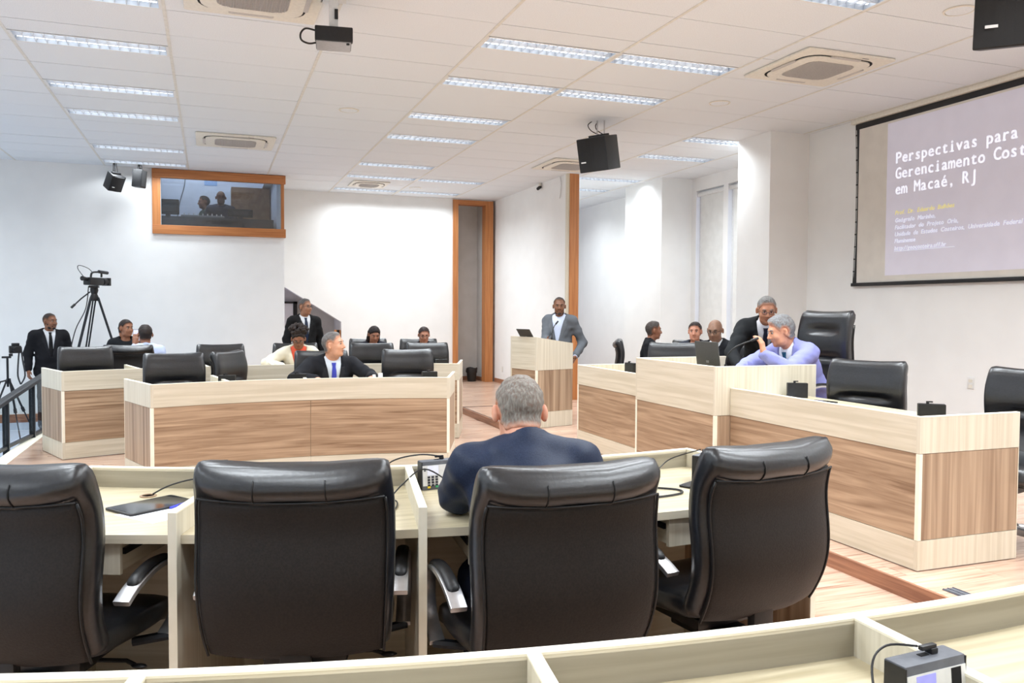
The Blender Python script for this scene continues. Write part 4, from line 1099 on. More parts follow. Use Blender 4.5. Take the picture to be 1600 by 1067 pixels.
class Prim:
    def __init__(self, fn, lo, hi, k=.02, op='u'):
        self.fn, self.lo, self.hi, self.k, self.op = fn, np.asarray(lo, float), np.asarray(hi, float), k, op
def cone(a, b, ra, rb, k=.02, op='u', clip=None):
    a = np.asarray(a, float); b = np.asarray(b, float); ab = b - a; L2 = max(ab @ ab, 1e-9); R = max(ra, rb)
    def fn(P):
        t = np.clip(((P - a) @ ab) / L2, 0, 1)
        d = np.linalg.norm(P - a - t[..., None] * ab, axis=-1) - (ra + (rb - ra) * t)
        return np.maximum(d, clip(P)) if clip else d
    return Prim(fn, np.minimum(a, b) - R, np.maximum(a, b) + R, k, op)
def ell(c, r, R=None, k=.02, op='u', clip=None):
    c = np.asarray(c, float); r = np.asarray(r, float)
    Rm = np.eye(3) if R is None else R
    def fn(P):
        q = (P - c) @ Rm
        k0 = np.linalg.norm(q / r, axis=-1); k1 = np.linalg.norm(q / (r * r), axis=-1) + 1e-9
        d = k0 * (k0 - 1) / k1
        return np.maximum(d, clip(P)) if clip else d
    ext = np.sqrt(((Rm * r) ** 2).sum(axis=1))
    return Prim(fn, c - ext, c + ext, k, op)
def sdf_at(prims, P):
    F = np.full(P.shape[:-1], .3)
    for p in prims:
        d = p.fn(P)
        if p.op == 'w': F = F + d
        elif p.op == 'u':
            h = np.clip(.5 + .5 * (F - d) / p.k, 0, 1); F = F * (1 - h) + d * h - p.k * h * (1 - h)
        else:
            h = np.clip(.5 - .5 * (F + d) / p.k, 0, 1); F = F * (1 - h) + (-d) * h + p.k * h * (1 - h)
    return F
def folds(prims, amp, f=1.0, seed=0.0):
    """soft creases of cloth or curls of hair, added to the whole field"""
    us = [p for p in prims if p.op == 'u']
    lo = np.min([p.lo for p in us], axis=0); hi = np.max([p.hi for p in us], axis=0)
    def fn(P):
        x, y, z = P[..., 0] * f, P[..., 1] * f, P[..., 2] * f
        a = np.sin(34 * z + 15 * x + 5 * np.sin(13 * y + seed) + seed); b = np.sin(27 * x - 31 * y + 6 * np.sin(17 * z + seed)); c = np.sin(58 * z - 41 * x + 33 * y + 2.1 + seed)
        return amp * (.55 * a + .35 * b + .25 * c)
    return Prim(fn, lo, hi, .02, 'w')
_CO = np.array([(i, j, k) for i in (0, 1) for j in (0, 1) for k in (0, 1)])
_ED = [(a, b) for a in range(8) for b in range(a + 1, 8) if np.abs(_CO[a] - _CO[b]).sum() == 1]
def nets(prims, h):
    us = [p for p in prims if p.op == 'u']
    lo = np.min([p.lo for p in us], axis=0) - 2.5 * h; hi = np.max([p.hi for p in us], axis=0) + 2.5 * h
    n = np.ceil((hi - lo) / h).astype(int) + 1
    F = np.full(tuple(n), .3, dtype=np.float32)
    ax = [lo[i] + h * np.arange(n[i]) for i in range(3)]
    for p in prims:
        pad = p.k + 2 * h
        i0 = np.maximum(np.floor((p.lo - pad - lo) / h).astype(int), 0); i1 = np.minimum(np.ceil((p.hi + pad - lo) / h).astype(int) + 1, n)
        if (i1 <= i0).any(): continue
        sl = tuple(slice(i0[i], i1[i]) for i in range(3))
        G = np.stack(np.meshgrid(*[ax[i][i0[i]:i1[i]] for i in range(3)], indexing='ij'), axis=-1)
        d = p.fn(G); f = F[sl]
        if p.op == 'w': F[sl] = f + d
        elif p.op == 'u':
            t = np.clip(.5 + .5 * (f - d) / p.k, 0, 1); F[sl] = f * (1 - t) + d * t - p.k * t * (1 - t)
        else:
            t = np.clip(.5 - .5 * (f + d) / p.k, 0, 1); F[sl] = f * (1 - t) + (-d) * t + p.k * t * (1 - t)
    ins = F < 0
    c = n - 1
    acc = np.zeros(tuple(c), dtype=np.int8)
    for i, j, k in _CO: acc += ins[i:i + c[0], j:j + c[1], k:k + c[2]]
    act = (acc > 0) & (acc < 8)
    idx = np.argwhere(act)
    vid = np.full(tuple(c), -1, dtype=np.int64); vid[act] = np.arange(len(idx))
    vals = np.stack([F[idx[:, 0] + i, idx[:, 1] + j, idx[:, 2] + k] for i, j, k in _CO], axis=1)
    pos = np.zeros((len(idx), 3)); cnt = np.zeros(len(idx))
    for a, b in _ED:
        va, vb = vals[:, a], vals[:, b]; m = (va < 0) != (vb < 0)
        t = va[m] / (va[m] - vb[m])
        pos[m] += _CO[a] + t[:, None] * (_CO[b] - _CO[a]); cnt[m] += 1
    V = lo + h * (idx + pos / cnt[:, None])
    Q = []
    for d in range(3):
        u, w = (d + 1) % 3, (d + 2) % 3
        A = np.take(ins, range(0, n[d] - 1), axis=d); B = np.take(ins, range(1, n[d]), axis=d)
        e = np.argwhere(A != B)
        e = e[(e[:, u] > 0) & (e[:, w] > 0) & (e[:, u] < c[u]) & (e[:, w] < c[w])]
        if not len(e): continue
        eu = np.zeros(3, int); eu[u] = 1; ew = np.zeros(3, int); ew[w] = 1
        g = lambda x: vid[x[:, 0], x[:, 1], x[:, 2]]
        q = np.stack([g(e - eu - ew), g(e - ew), g(e), g(e - eu)], axis=1)
        flip = ~A[e[:, 0], e[:, 1], e[:, 2]]
        q[flip] = q[flip][:, ::-1]
        Q.append(q)
    Q = np.concatenate(Q); Q = Q[(Q >= 0).all(axis=1)]
    return V, Q
def sdf_obj(name, prims, h, material, parent=None):
    V, Q = nets(prims, h)
    me = bpy.data.meshes.new(name)
    me.vertices.add(len(V)); me.vertices.foreach_set('co', V.astype(np.float32).ravel())
    me.loops.add(len(Q) * 4); me.loops.foreach_set('vertex_index', Q.astype(np.int32).ravel())
    me.polygons.add(len(Q)); me.polygons.foreach_set('loop_start', np.arange(0, len(Q) * 4, 4, dtype=np.int32))
    me.polygons.foreach_set('use_smooth', np.ones(len(Q), dtype=bool))
    me.update(calc_edges=True)
    me.materials.append(M[material])
    o = bpy.data.objects.new(name, me); COL.objects.link(o)
    if parent is not None: o.parent = parent
    return o

def cloth(name, c, rough=.85, var=5, scale=(220, 220, 220)):
    if name not in M: noise_mat(name, tuple(max(0, v - var) for v in c), tuple(min(255, v + var) for v in c), scale, 3, rough, .12, spec=.2)
    return name
def skin(c):
    nm = 'skin_%d_%d_%d' % c
    if nm not in M:
        m = noise_mat(nm, tuple(max(0, v - 7) for v in c), tuple(min(255, v + 6) for v in c), (28, 28, 28), 3, .48, .04, spec=.35)
        b = m.node_tree.nodes['Principled BSDF']; b.inputs['Subsurface Weight'].default_value = .06; b.inputs['Subsurface Radius'].default_value = (.01, .004, .002)
    return nm
def hairm(c, c2=None):
    nm = 'hair_%d_%d_%d' % c
    if nm not in M: noise_mat(nm, c, c2 or tuple(min(255, v + 16) for v in c), (150, 150, 40), 4, .6, .3, spec=.3)
    return nm
plain('eye_white', (160, 152, 142), .4); plain('iris_dark', (36, 24, 18), .2); plain('lip_dark', (120, 70, 62), .5)
plain('spectacle', (30, 28, 28), .3); plain('watch_steel', (180, 182, 186), .25, .8)

def hand(pr, wrist, d, n, side, s, curl=.6, rmin=.0, thumb=1.0):
    d = d / np.linalg.norm(d); n = n - d * (n @ d); n = n / np.linalg.norm(n); sd = np.cross(d, n) * side
    w = np.asarray(wrist, float)
    pr.append(cone(w, w + d * .04 * s, .026 * s, .024 * s, .015))
    for off, ln in ((-.031, .80), (-.0105, .97), (.0105, 1.0), (.031, .9)):
        k0 = w + d * .02 * s + sd * off * .6 * s; k1 = w + d * .088 * s + sd * off * s
        pr.append(cone(k0, k1, .0145 * s, max(.0115 * s, rmin), .012))
        a = 0.0; p = k1; dd = d
        for L, r in ((.042, .0100), (.027, .0090), (.022, .0080)):
            a += curl
            dd = d * math.cos(a) - n * math.sin(a)
            q = p + dd * L * ln * s
            pr.append(cone(p, q, max(r * s, rmin), max((r - .0008) * s, rmin), .004)); p = q
    t0 = w + d * .03 * s + sd * .03 * s; t1 = t0 + (sd * .7 + d * .6 - n * .25) * .042 * s * thumb; t2 = t1 + (d * .85 + sd * .2 - n * .3 * curl) * .036 * s * thumb
    pr.append(cone(w + d * .015 * s + sd * .012 * s, t0, .017 * s, .014 * s, .012)); pr.append(cone(t0, t1, .013 * s, max(.011 * s, rmin), .008)); pr.append(cone(t1, t2, max(.0105 * s, rmin), max(.009 * s, rmin), .004))

def person(label, loc, heading, H=1.75, pose='stand', lean=0.0, side_lean=0.0, wide=1.0, fat=0.0, look=(0, 0, 0), arms=None, skin_c=(150, 105, 80), hair=('short', (30, 26, 24)), top=('suit', (24, 24, 28), (235, 236, 240), None), trousers=(24, 24, 28), beard=None, glasses=False, h=.010, seat=.60, hands=(.5, .5), hand_dirs=(None, None), cat='person', belt=False, lips=True, brow=True, hair_top=True):
    """local frame: faces +Y; heading 0 = +Y, positive turns to +X; look = head (heading, pitch up, roll) in degrees, heading absolute"""
    s = H / 1.75; skin_c = tuple(min(235, int(v * 1.10 + 4)) for v in skin_c); sk = skin(skin_c)
    hz = .95 * s if pose == 'stand' else seat
    p0 = v3(0, 0, hz); RT = roty(math.radians(side_lean)) @ rotx(-math.radians(lean))
    tf = lambda *v: p0 + RT @ (np.array(v, float) * s)
    Rz = rotz(-math.radians(heading))
    def w2l(p): return Rz.T @ (np.asarray(p, float) - np.asarray(loc, float))
    hd, hp, hr = look
    RH = rotz(-math.radians(hd - heading)) @ rotx(math.radians(hp)) @ roty(math.radians(hr))
    neck_top = tf(0, .012, .563); hc = neck_top + RH @ (v3(0, .022, .10) * s)
    hf = lambda *v: hc + RH @ (np.array(v, float) * s)
    hs = lambda x: x * s
    # ---- arms
    A = []
    for i, sd in ((0, -1), (1, 1)):      # left is -X, right is +X
        sh = tf(sd * .178 * wide, -.005, .455)
        if arms and arms[i] is not None: el, wr = w2l(arms[i][0]), w2l(arms[i][1])
        else: el, wr = tf(sd * .245 * wide, -.035, .185), tf(sd * .255 * wide, .045, -.055)
        A.append((sh, el, wr, sd))
    # ---- body
    B = []
    E = lambda c, r, k=.02, **kw: B.append(ell(hf(*c), np.array(r) * s, RH, k * s, **kw))
    Cn = lambda a, b, ra, rb, k=.015, **kw: B.append(cone(hf(*a), hf(*b), ra * s, rb * s, k * s, **kw))
    E((0, -.012, .030), (.0765, .097, .090)); E((0, .018, -.028), (.063 + .008 * fat, .074, .094), .03)
    Cn((-.032, .030, -.082), (.032, .030, -.082), .030 + .006 * fat, .030 + .006 * fat, .03); E((0, .066, -.100), (.022, .018, .018), .02)
    Cn((-.034, .079, .030), (.034, .079, .030), .011, .011, .014)
    for q in (-1, 1):
        E((q * .040, .058, -.032), (.026, .026, .026), .02)
        E((q * .032, .100, .006), (.017, .016, .0105), .008, op='s')
        E((q * .0865, -.012, -.006), (.0135, .017, .034), .006); E((q * .090, .0, -.006), (.006, .010, .019), .005, op='s')
        E((q * .012, .094, -.038), (.010, .010, .008), .008)
    Cn((0, .086, .014), (0, .108, -.031), .0085, .0135, .012)
    E((0, .084, -.062), (.024, .011, .0065), .008); E((0, .082, -.073), (.020, .011, .006), .006)
    n_neck = cone(tf(0, -.015, .47), hf(0, -.012, -.045), (.060 + .010 * fat) * s, (.057 + .010 * fat) * s, .02); B.append(n_neck)
    B.append(ell(tf(0, 0, .32), np.array((.14, .085, .19)) * s, RT, .04)); B.append(ell(tf(0, 0, .05), np.array((.13, .085, .2)) * s, RT, .04))
    for i, (sh, el, wr, sd) in enumerate(A):
        B.append(cone(tf(sd * .08, 0, .42), sh, .05 * s, .045 * s, .03)); B.append(cone(sh, el, .040 * s, .034 * s, .02)); B.append(cone(el, wr, .034 * s, .025 * s, .015))
        fd = wr - el; hdv = hand_dirs[i]
        dv = Rz.T @ np.asarray(hdv[0], float) if hdv else fd
        nv = Rz.T @ np.asarray(hdv[1], float) if hdv else (v3(sd, .2, 0) if pose == 'stand' else v3(0, 0, 1))
        hand(B, wr, dv, nv, (1 if sd > 0 else -1) * (-1 if True else 1), s, hands[i], rmin=h * .85)
    # ---- legs
    Lg = []
    for sd in (-1, 1):
        hip = tf(sd * .09, 0, -.03) if pose == 'stand' else p0 + v3(sd * .09, .02, -.02) * s
        if pose == 'stand': kn, an, toe = v3(sd * .105, .02, .50) * s, v3(sd * .11, -.015, .085) * s, v3(sd * .125, .15, .03) * s
        else: kn, an, toe = v3(sd * .13, .44, (hz - .045) / s) * s, v3(sd * .12, .40, .10) * s, v3(sd * .14, .56, .035) * s
        Lg.append((hip, kn, an, toe))
        B.append(cone(hip, kn, .06 * s, .042 * s, .03)); B.append(cone(kn, an, .042 * s, .03 * s, .02)); B.append(cone(an - v3(0, .03, .03) * s, toe, .03 * s, .022 * s, .02))
    root = sdf_obj('person', B, h, sk)
    root.location = loc; root.rotation_euler = (0, 0, -math.radians(heading))
    tag(root, label, cat)
    # ---- trousers, shoes
    T = []
    T.append(ell(p0 + v3(0, 0, .0), np.array((.172 * wide, .122 + .03 * fat, .13)) * s, None, .04))
    for hip, kn, an, toe in Lg:
        T.append(cone(hip, kn, .090 * s, .068 * s, .03)); T.append(cone(kn, an + v3(0, 0, -.02), .066 * s, .055 * s, .03))
    sdf_obj('trousers', T, max(.016, h), cloth('cloth_%d_%d_%d' % trousers, trousers), root)
    for hip, kn, an, toe in Lg:
        sdf_obj('shoe', [cone(an + v3(0, -.035, -.045) * s, toe, .042 * s, .036 * s, .02), ell(toe + v3(0, .02, .0), (.045 * s, .065 * s, .034 * s), None, .02)], .014, 'black_plastic', root)
    # ---- clothes
    kind, c_top, c_shirt, c_tie = top
    inv = lambda P: (P - p0) @ RT / s          # torso frame coordinates
    def torso(g, skirt):
        L = [ell(tf(0, -.003, .335), np.array((.176 * wide + g, .118 + .02 * fat + g, .205)) * s, RT, .05),
             ell(tf(0, .012 + .03 * fat, .12), np.array((.158 * wide + .02 * fat + g, .112 + .05 * fat + g, .20)) * s, RT, .06),
             ell(tf(0, .0, -.02), np.array((.168 * wide + g, .118 + .03 * fat + g, .13)) * s, RT, .05),
             cone(tf(-.150 * wide, -.005, .447), tf(.150 * wide, -.005, .447), (.062 + g) * s, (.062 + g) * s, .05)]
        for sd in (-1, 1): L.append(cone(tf(sd * .135 * wide, -.012, .466), tf(sd * .045, -.02, .515), (.048 + g) * s, (.044 + g) * s, .04))
        if skirt: L.append(ell(tf(0, 0, -.10), np.array((.180 * wide + g, .125 + .03 * fat + g, .13)) * s, RT, .05))
        return L
    def sleeves(g, f=.95, r=(.066, .054, .041)):
        L = []
        for sh, el, wr, sd in A:
            L.append(cone(sh, el, (r[0] * (.5 + .5 * wide) + g) * s, (r[1] + g) * s, .035)); L.append(cone(el, el + (wr - el) * f, (r[1] + g) * s, (r[2] + g) * s, .025))
        return L
    def front(prims, x, z, up=0.0):
        ys = np.linspace(.32, -.05, 150); P = np.stack([tf(x, y, z) for y in ys]); F = sdf_at(prims, P)
        k = np.argmax(F < 0); return ys[k] + up
    collar_clip = lambda P: (inv(P)[..., 2] - (.538 - .42 * inv(P)[..., 1])) * s
    collar = cone(tf(0, -.012, .46), tf(0, .004, .545), (.074 + .010 * fat) * s, (.065 + .010 * fat) * s, .01, clip=collar_clip)
    jcol_clip = lambda P: np.maximum(inv(P)[..., 2] - (.528 - .42 * inv(P)[..., 1]), inv(P)[..., 1] - .06) * s
    jcol = cone(tf(0, -.018, .45), tf(0, -.006, .54), (.092 + .010 * fat) * s, (.077 + .010 * fat) * s, .02, clip=jcol_clip)
    hh = max(.012, h) if h >= .008 else h * 1.3
    zb = .14
    if kind in ('suit', 'blazer'):
        shirt = torso(-.006, False) + [collar]
        sdf_obj('shirt', shirt, max(.010, h), cloth('cloth_%d_%d_%d' % c_shirt, c_shirt, .7), root)
        for sh, el, wr, sd in A:
            if c_shirt: sdf_obj('cuff', [cone(el + (wr - el) * .90, el + (wr - el) * .985, .037 * s, .035 * s, .01)], .009, 'cloth_%d_%d_%d' % c_shirt, root)
        wv = lambda z: .010 + (z - zb) / (.50 - zb) * (.066 if kind == 'suit' else .085)
        def wedge(P):
            q = inv(P)
            return np.maximum.reduce([np.abs(q[..., 0]) - wv(q[..., 2]), zb - q[..., 2], -q[..., 1] + .0, q[..., 2] - .60]) * s
        lo = np.min([tf(-.2, 0, zb), tf(.2, .3, .6), tf(0, 0, .6), tf(0, .3, zb)], axis=0) - .05; hi = np.max([tf(.2, .3, .6), tf(-.2, 0, zb), tf(0, 0, .6), tf(0, .3, zb)], axis=0) + .05
        neckhole = cone(tf(0, -.004, .50), hf(0, 0, -.03), (.0675 + .010 * fat) * s, .075 * s, .006, op='s')
        jk = torso(.014, pose == 'stand') + [jcol] + sleeves(.009, .93)
        full = jk + [folds(jk, .0055, 1.0, heading * .1)] + [Prim(wedge, lo, hi, .008, 's'), neckhole]
        cm = cloth('cloth_%d_%d_%d' % c_top, c_top)
        jo = sdf_obj('jacket', full, hh, cm, root)
        # lapels lie on the jacket along the opening
        lc = tuple(min(255, v + 9) for v in c_top)
        lm = cloth('cloth_%d_%d_%d' % lc, lc)
        for sd in (-1, 1):
            rows = []
            for j in range(11):
                z = zb + .012 + (.455 - zb) * j / 10
                wl = .012 + .046 * min(1, j / 7) - (.02 if j > 8 else 0)
                row = [tf(sd * (wv(z) + 0.001 + wl * u), front(jk, sd * (wv(z) + wl * u), z, .004 + .004 * (1 - u)), z) for u in (0, .5, 1)]
                rows.append([tuple(p) for p in row] + [tuple(p - RT @ v3(0, .010, 0)) for p in row[::-1]])
            obj('lapel', loft(rows), lm, jo, smooth=True, angle=.9)
        if c_tie:
            rows = []
            for j in range(15):
                z = .505 - (.505 - .02) * j / 14
                wl = .021 if j == 0 else (.015 if j == 1 else .018 + .020 * j / 14)
                if j == 14: wl = .004
                y = max(front(shirt, 0, z, .009), 0)
                rows.append([tuple(tf(x, y + o, z)) for x, o in ((-wl, 0), (0, .005), (wl, 0), (wl, -.012), (-wl, -.012))])
            obj('tie', loft(rows), cloth('cloth_%d_%d_%d' % c_tie, c_tie, .5), root, smooth=True, angle=1.0)
        else:
            pass
    else:                                   # knitted or cotton top, round neck
        nh = cone(tf(0, .02, .53), hf(0, .02, -.03), .078 * s, .09 * s, .015, op='s')
        tp = torso(.004, True) + sleeves(-.008, .95)
        sdf_obj('top', tp + [folds(tp, .004, 1.0, heading * .1)] + [nh], hh, cloth('cloth_%d_%d_%d' % c_top, c_top), root)
        if kind == 'shirt': sdf_obj('collar', [collar], .010, 'cloth_%d_%d_%d' % c_top, root)
        if kind == 'jacket_open':
            pass
    # ---- head details
    style, hcol = hair[0], hair[1]
    hcol2 = hair[2] if len(hair) > 2 else tuple(min(255, v + 16) for v in hcol)
    hm = hairm(hcol, hcol2)
    hinv = lambda P: (P - hc) @ RH / s
    def hairline(off, low, temple=.0):
        def f(P):
            q = hinv(P)
            x, y, z = q[..., 0], q[..., 1], q[..., 2]
            fr = -(.8 * z - y + off - temple * np.exp(-((np.abs(x) - .048) / .016) ** 2)) / 1.28
            ear = .030 - np.sqrt(((y + .004) / 1.0) ** 2 + ((z + .004) / 1.25) ** 2)
            ear = np.where(np.abs(x) > .05, ear, -1)
            return np.maximum.reduce([fr, low - z - .25 * np.maximum(y + .02, 0), ear]) * s
        return f
    Hh = max(.0055, h * .75)
    def fade_mat(width):
        nm = 'hair_fade_%s_%s' % (sk, hm)
        if nm in M: return nm
        m, nt, b = new_mat(nm); Lk = nt.links.new
        at = nt.nodes.new('ShaderNodeAttribute'); at.attribute_name = 'edge'
        tc = nt.nodes.new('ShaderNodeTexCoord'); nz = nt.nodes.new('ShaderNodeTexNoise'); nz.inputs['Scale'].default_value = 90; nz.inputs['Detail'].default_value = 3
        mp = nt.nodes.new('ShaderNodeMapping'); mp.inputs['Scale'].default_value = (1.6, 1.6, .5)
        Lk(tc.outputs['Object'], mp.inputs[0]); Lk(mp.outputs[0], nz.inputs['Vector'])
        cr = nt.nodes.new('ShaderNodeValToRGB'); cr.color_ramp.elements[0].color = (*lin(hcol), 1); cr.color_ramp.elements[1].color = (*lin(hcol2), 1); cr.color_ramp.elements[0].position = .35; cr.color_ramp.elements[1].position = .65
        Lk(nz.outputs['Fac'], cr.inputs['Fac'])
        ma = nt.nodes.new('ShaderNodeMath'); ma.operation = 'MULTIPLY_ADD'; ma.inputs[1].default_value = .7; ma.inputs[2].default_value = -.35
        Lk(nz.outputs['Fac'], ma.inputs[0])
        ad = nt.nodes.new('ShaderNodeMath'); ad.operation = 'ADD'; ad.use_clamp = True
        Lk(at.outputs['Fac'], ad.inputs[0]); Lk(ma.outputs[0], ad.inputs[1])
        mx = nt.nodes.new('ShaderNodeMix'); mx.data_type = 'RGBA'
        mx.inputs['A'].default_value = (*lin(skin_c), 1)
        Lk(ad.outputs[0], mx.inputs['Factor']); Lk(cr.outputs['Color'], mx.inputs['B']); Lk(mx.outputs['Result'], b.inputs['Base Color'])
        bp = nt.nodes.new('ShaderNodeBump'); bp.inputs['Strength'].default_value = .35; bp.inputs['Distance'].default_value = .004
        Lk(nz.outputs['Fac'], bp.inputs['Height']); Lk(bp.outputs['Normal'], b.inputs['Normal'])
        b.inputs['Roughness'].default_value = .6; b.inputs['Specular IOR Level'].default_value = .25
        M[nm] = m; return nm
    def grow(prims, clip, width, hh_):
        o = sdf_obj('hair', prims, hh_, fade_mat(width), root)
        me = o.data; n = len(me.vertices); co = np.empty(n * 3, np.float32); me.vertices.foreach_get('co', co)
        e_ = np.clip(-clip(co.reshape(-1, 3).astype(float)) / (width * s), 0, 1).astype(np.float32)
        at = me.attributes.new('edge', 'FLOAT', 'POINT'); at.data.foreach_set('value', e_)
        return o
    HP = [B[0], B[1], n_neck]
    def cap(g, cl, wd, k=.012):
        """hair hugging the head, thinning out towards its edge"""
        def fn(P):
            c_ = cl(P); t_ = np.clip(-c_ / (wd * s), 0, 1)
            return np.maximum(sdf_at(HP, P) - (g * np.sqrt(t_) + .0012) * s, c_)
        return Prim(fn, hc - .17 * s, hc + .17 * s, k)
    if style in ('short', 'buzz', 'receding', 'thick'):
        off, g, wd, tm, low = {'short': (.018, .010, .026, .010, -.078), 'buzz': (.016, .0055, .026, .012, -.074), 'receding': (-.006, .008, .024, .022, -.074), 'thick': (.024, .017, .022, .006, -.080)}[style]
        cl = hairline(off, low, tm)
        hp_ = [cap(g, cl, wd)]
        if style == 'thick':
            hp_.append(ell(hf(.012, .036, .102), np.array((.056, .042, .024)) * s, RH, .02)); hp_.append(ell(hf(0, -.02, .108), np.array((.062, .07, .026)) * s, RH, .02)); hp_.append(ell(hf(-.02, .060, .090), np.array((.035, .022, .016)) * s, RH, .02))
        if style == 'short' and hair_top: hp_.append(ell(hf(0, .012, .106), np.array((.050, .050, .018)) * s, RH, .02))
        hp_.append(folds(hp_, .0022, 3.0))
        grow(hp_, cl, wd, Hh)
    elif style == 'long':
        cl = hairline(.020, -.12, .0)
        hp_ = [cap(.014, cl, .014)]
        for q in (-1, 1): hp_.append(cone(hf(q * .070, -.035, .03), hf(q * .085, -.035, -.15), .026 * s, .028 * s, .02))
        hp_.append(cone(hf(0, -.07, .02), hf(0, -.075, -.20), .06 * s, .060 * s, .03))
        hp_.append(folds(hp_, .003, 2.0))
        grow(hp_, lambda P: np.full(len(P), -1.0), .01, max(.009, Hh))
    elif style == 'pulled':
        cl = hairline(.018, -.070, .006)
        hp_ = [cap(.012, cl, .016), ell(hf(0, -.125, .0), np.array((.04, .04, .045)) * s, RH, .02), cone(hf(.03, -.09, -.02), hf(.045, -.06, -.11), .03 * s, .02 * s, .02)]
        hp_.append(folds(hp_, .0022, 2.5))
        grow(hp_, lambda P: np.minimum(cl(P), 0), .012, Hh)
    elif style == 'afro':
        R_ = random.Random(3); cl = hairline(.016, -.05, .0)
        hp_ = [cap(.010, cl, .016)]
        for _ in range(46):
            a = R_.uniform(0, 2 * PI); e = R_.uniform(-.6, 1.2)
            hp_.append(ell(hf(.105 * math.cos(a) * math.cos(e), -.055 + .080 * math.sin(a) * math.cos(e), .112 + .055 * math.sin(e)), np.array((.030, .030, .028)) * s, RH, .012))
        hp_.append(folds(hp_, .008, 4.0))
        grow(hp_, lambda P: np.full(len(P), -1.0), .01, max(.008, Hh))
    if beard:
        def bclip(P):
            q = hinv(P); x, y, z = np.abs(q[..., 0]), q[..., 1], q[..., 2]
            jaw = np.maximum(z + .060 - .9 * np.maximum(x - .030, 0), .0 - y)          # chin and jaw line
            lip = np.maximum(np.abs(z + .050) - .006, np.maximum(x - .026, .05 - y))   # moustache
            mouth = .010 - np.sqrt((x / 2.2) ** 2 + (z + .066) ** 2)
            return np.maximum(np.minimum(jaw, lip), np.where(y > .06, mouth, -1)) * s
        bp_ = [Prim((lambda f: lambda P: np.maximum(f(P) - .004 * s, bclip(P)))(p.fn), p.lo - .004, p.hi + .004, .004) for p in B[1:4]]
        sdf_obj('beard', bp_, Hh, hairm(beard), root)
    for q in (-1, 1):
        e = obj('eye', sph((0, 0, 0), .0115 * s, 10, 8), 'eye_white', root, smooth=True); e.location = hf(q * .031, .0775, .006)
        k = obj('iris', sph((0, 0, 0), .0074 * s, 8, 6), 'iris_dark', e, smooth=True); k.location = tuple(RH @ v3(0, .0068 * s, 0))
        if brow:
            b_ = [hf(q * .016, .0915, .024), hf(q * .032, .0900, .030), hf(q * .050, .077, .025)]
            obj('eyebrow', tube(b_, [.0042 * s, .0048 * s, .003 * s], 6), hairm(hcol if style != 'bald' else (40, 32, 28)), root, smooth=True)
    if lips:
        obj('mouth', tube([hf(-.022, .0845, -.067), hf(-.008, .0935, -.0655), hf(.008, .0935, -.0655), hf(.022, .0845, -.067)], .0024 * s, 5), 'lip_dark', root, smooth=True)
    if glasses:
        g = obj('glasses', join(*[tube([hf(q * .031 + .022 * math.cos(a), .106, .004 + .016 * math.sin(a)) for a in [2 * PI * k / 14 for k in range(14)]], .0022 * s, 5, True) for q in (-1, 1)], tube([hf(-.010, .106, .008), hf(.010, .106, .008)], .002 * s, 5), *[tube([hf(q * .053, .104, .008), hf(q * .076, .06, .010), hf(q * .082, -.01, .008)], .002 * s, 5) for q in (-1, 1)]), 'spectacle', root, smooth=True)
        for q in (-1, 1): obj('lens', ([tuple(hf(q * .031 + .021 * math.cos(a), .106, .004 + .015 * math.sin(a))) for a in [2 * PI * k / 14 for k in range(14)]], [tuple(range(14))]), 'lens_glass', g)
    return root

# pixel rays are not used below: every place is in room metres
DARK = (22, 22, 26); WHITE = (232, 235, 240)
# 1. man standing by the left wall
person('standing man in dark suit and black tie by the left wall', (-2.25, 13.86, CARP), 160, 1.73, look=(128, 0, 0), skin_c=(122, 82, 60), hair=('buzz', (38, 30, 27)), top=('suit', (26, 26, 30), (228, 231, 236), (18, 18, 22)), beard=(30, 24, 22), wide=1.12, fat=.3, trousers=(28, 27, 31))
# 2. woman in black top
person('woman in black top standing beside the video tripod', (-1.10, 12.5, CARP), 165, 1.65, look=(140, 0, 0), skin_c=(140, 96, 72), hair=('pulled', (32, 27, 26)), top=('knit', (30, 32, 36), None, None), trousers=(40, 42, 50), arms=(None, ((-1.38, 12.42, .75), (-1.22, 12.2, .62))))
# 3. man filming with the phone, back to us
person('man seen from behind filming with a phone, light blue sleeve', (-.74, 10.98, 0), -6, 1.66, pose='sit', lean=4, look=(-10, -4, 0), skin_c=(128, 86, 64), hair=('short', (34, 30, 29)), top=('shirt', (196, 208, 238), None, None), arms=(((-.99, 11.10, .86), (-.885, 11.27, 1.055)), None), hand_dirs=(((.1, .2, 1), (0, -1, .2)), None), hands=(.45, .5), seat=.56)
# 4. standing man with glasses
person('grey haired man with glasses standing in a black suit behind the rear bench', (1.27, 12.14, 0), 168, 1.665, look=(140, 2, 0), skin_c=(150, 108, 84), hair=('short', (74, 72, 72)), top=('suit', (27, 27, 28), WHITE, (34, 44, 66)), glasses=True, wide=1.04)
# 5. woman in the cream jacket
person('woman with dark curly hair bent over papers in a cream jacket', (1.02, 10.50, 0), 182, 1.62, pose='sit', lean=16, look=(186, -26, 0), skin_c=(126, 82, 60), hair=('afro', (28, 22, 20)), top=('blazer', (232, 224, 204), (222, 92, 66), None), glasses=True, arms=(((1.34, 10.26, .84), (1.16, 10.02, .83)), ((.63, 10.28, .86), (.80, 10.0, .83))), seat=.57, trousers=(60, 56, 60))
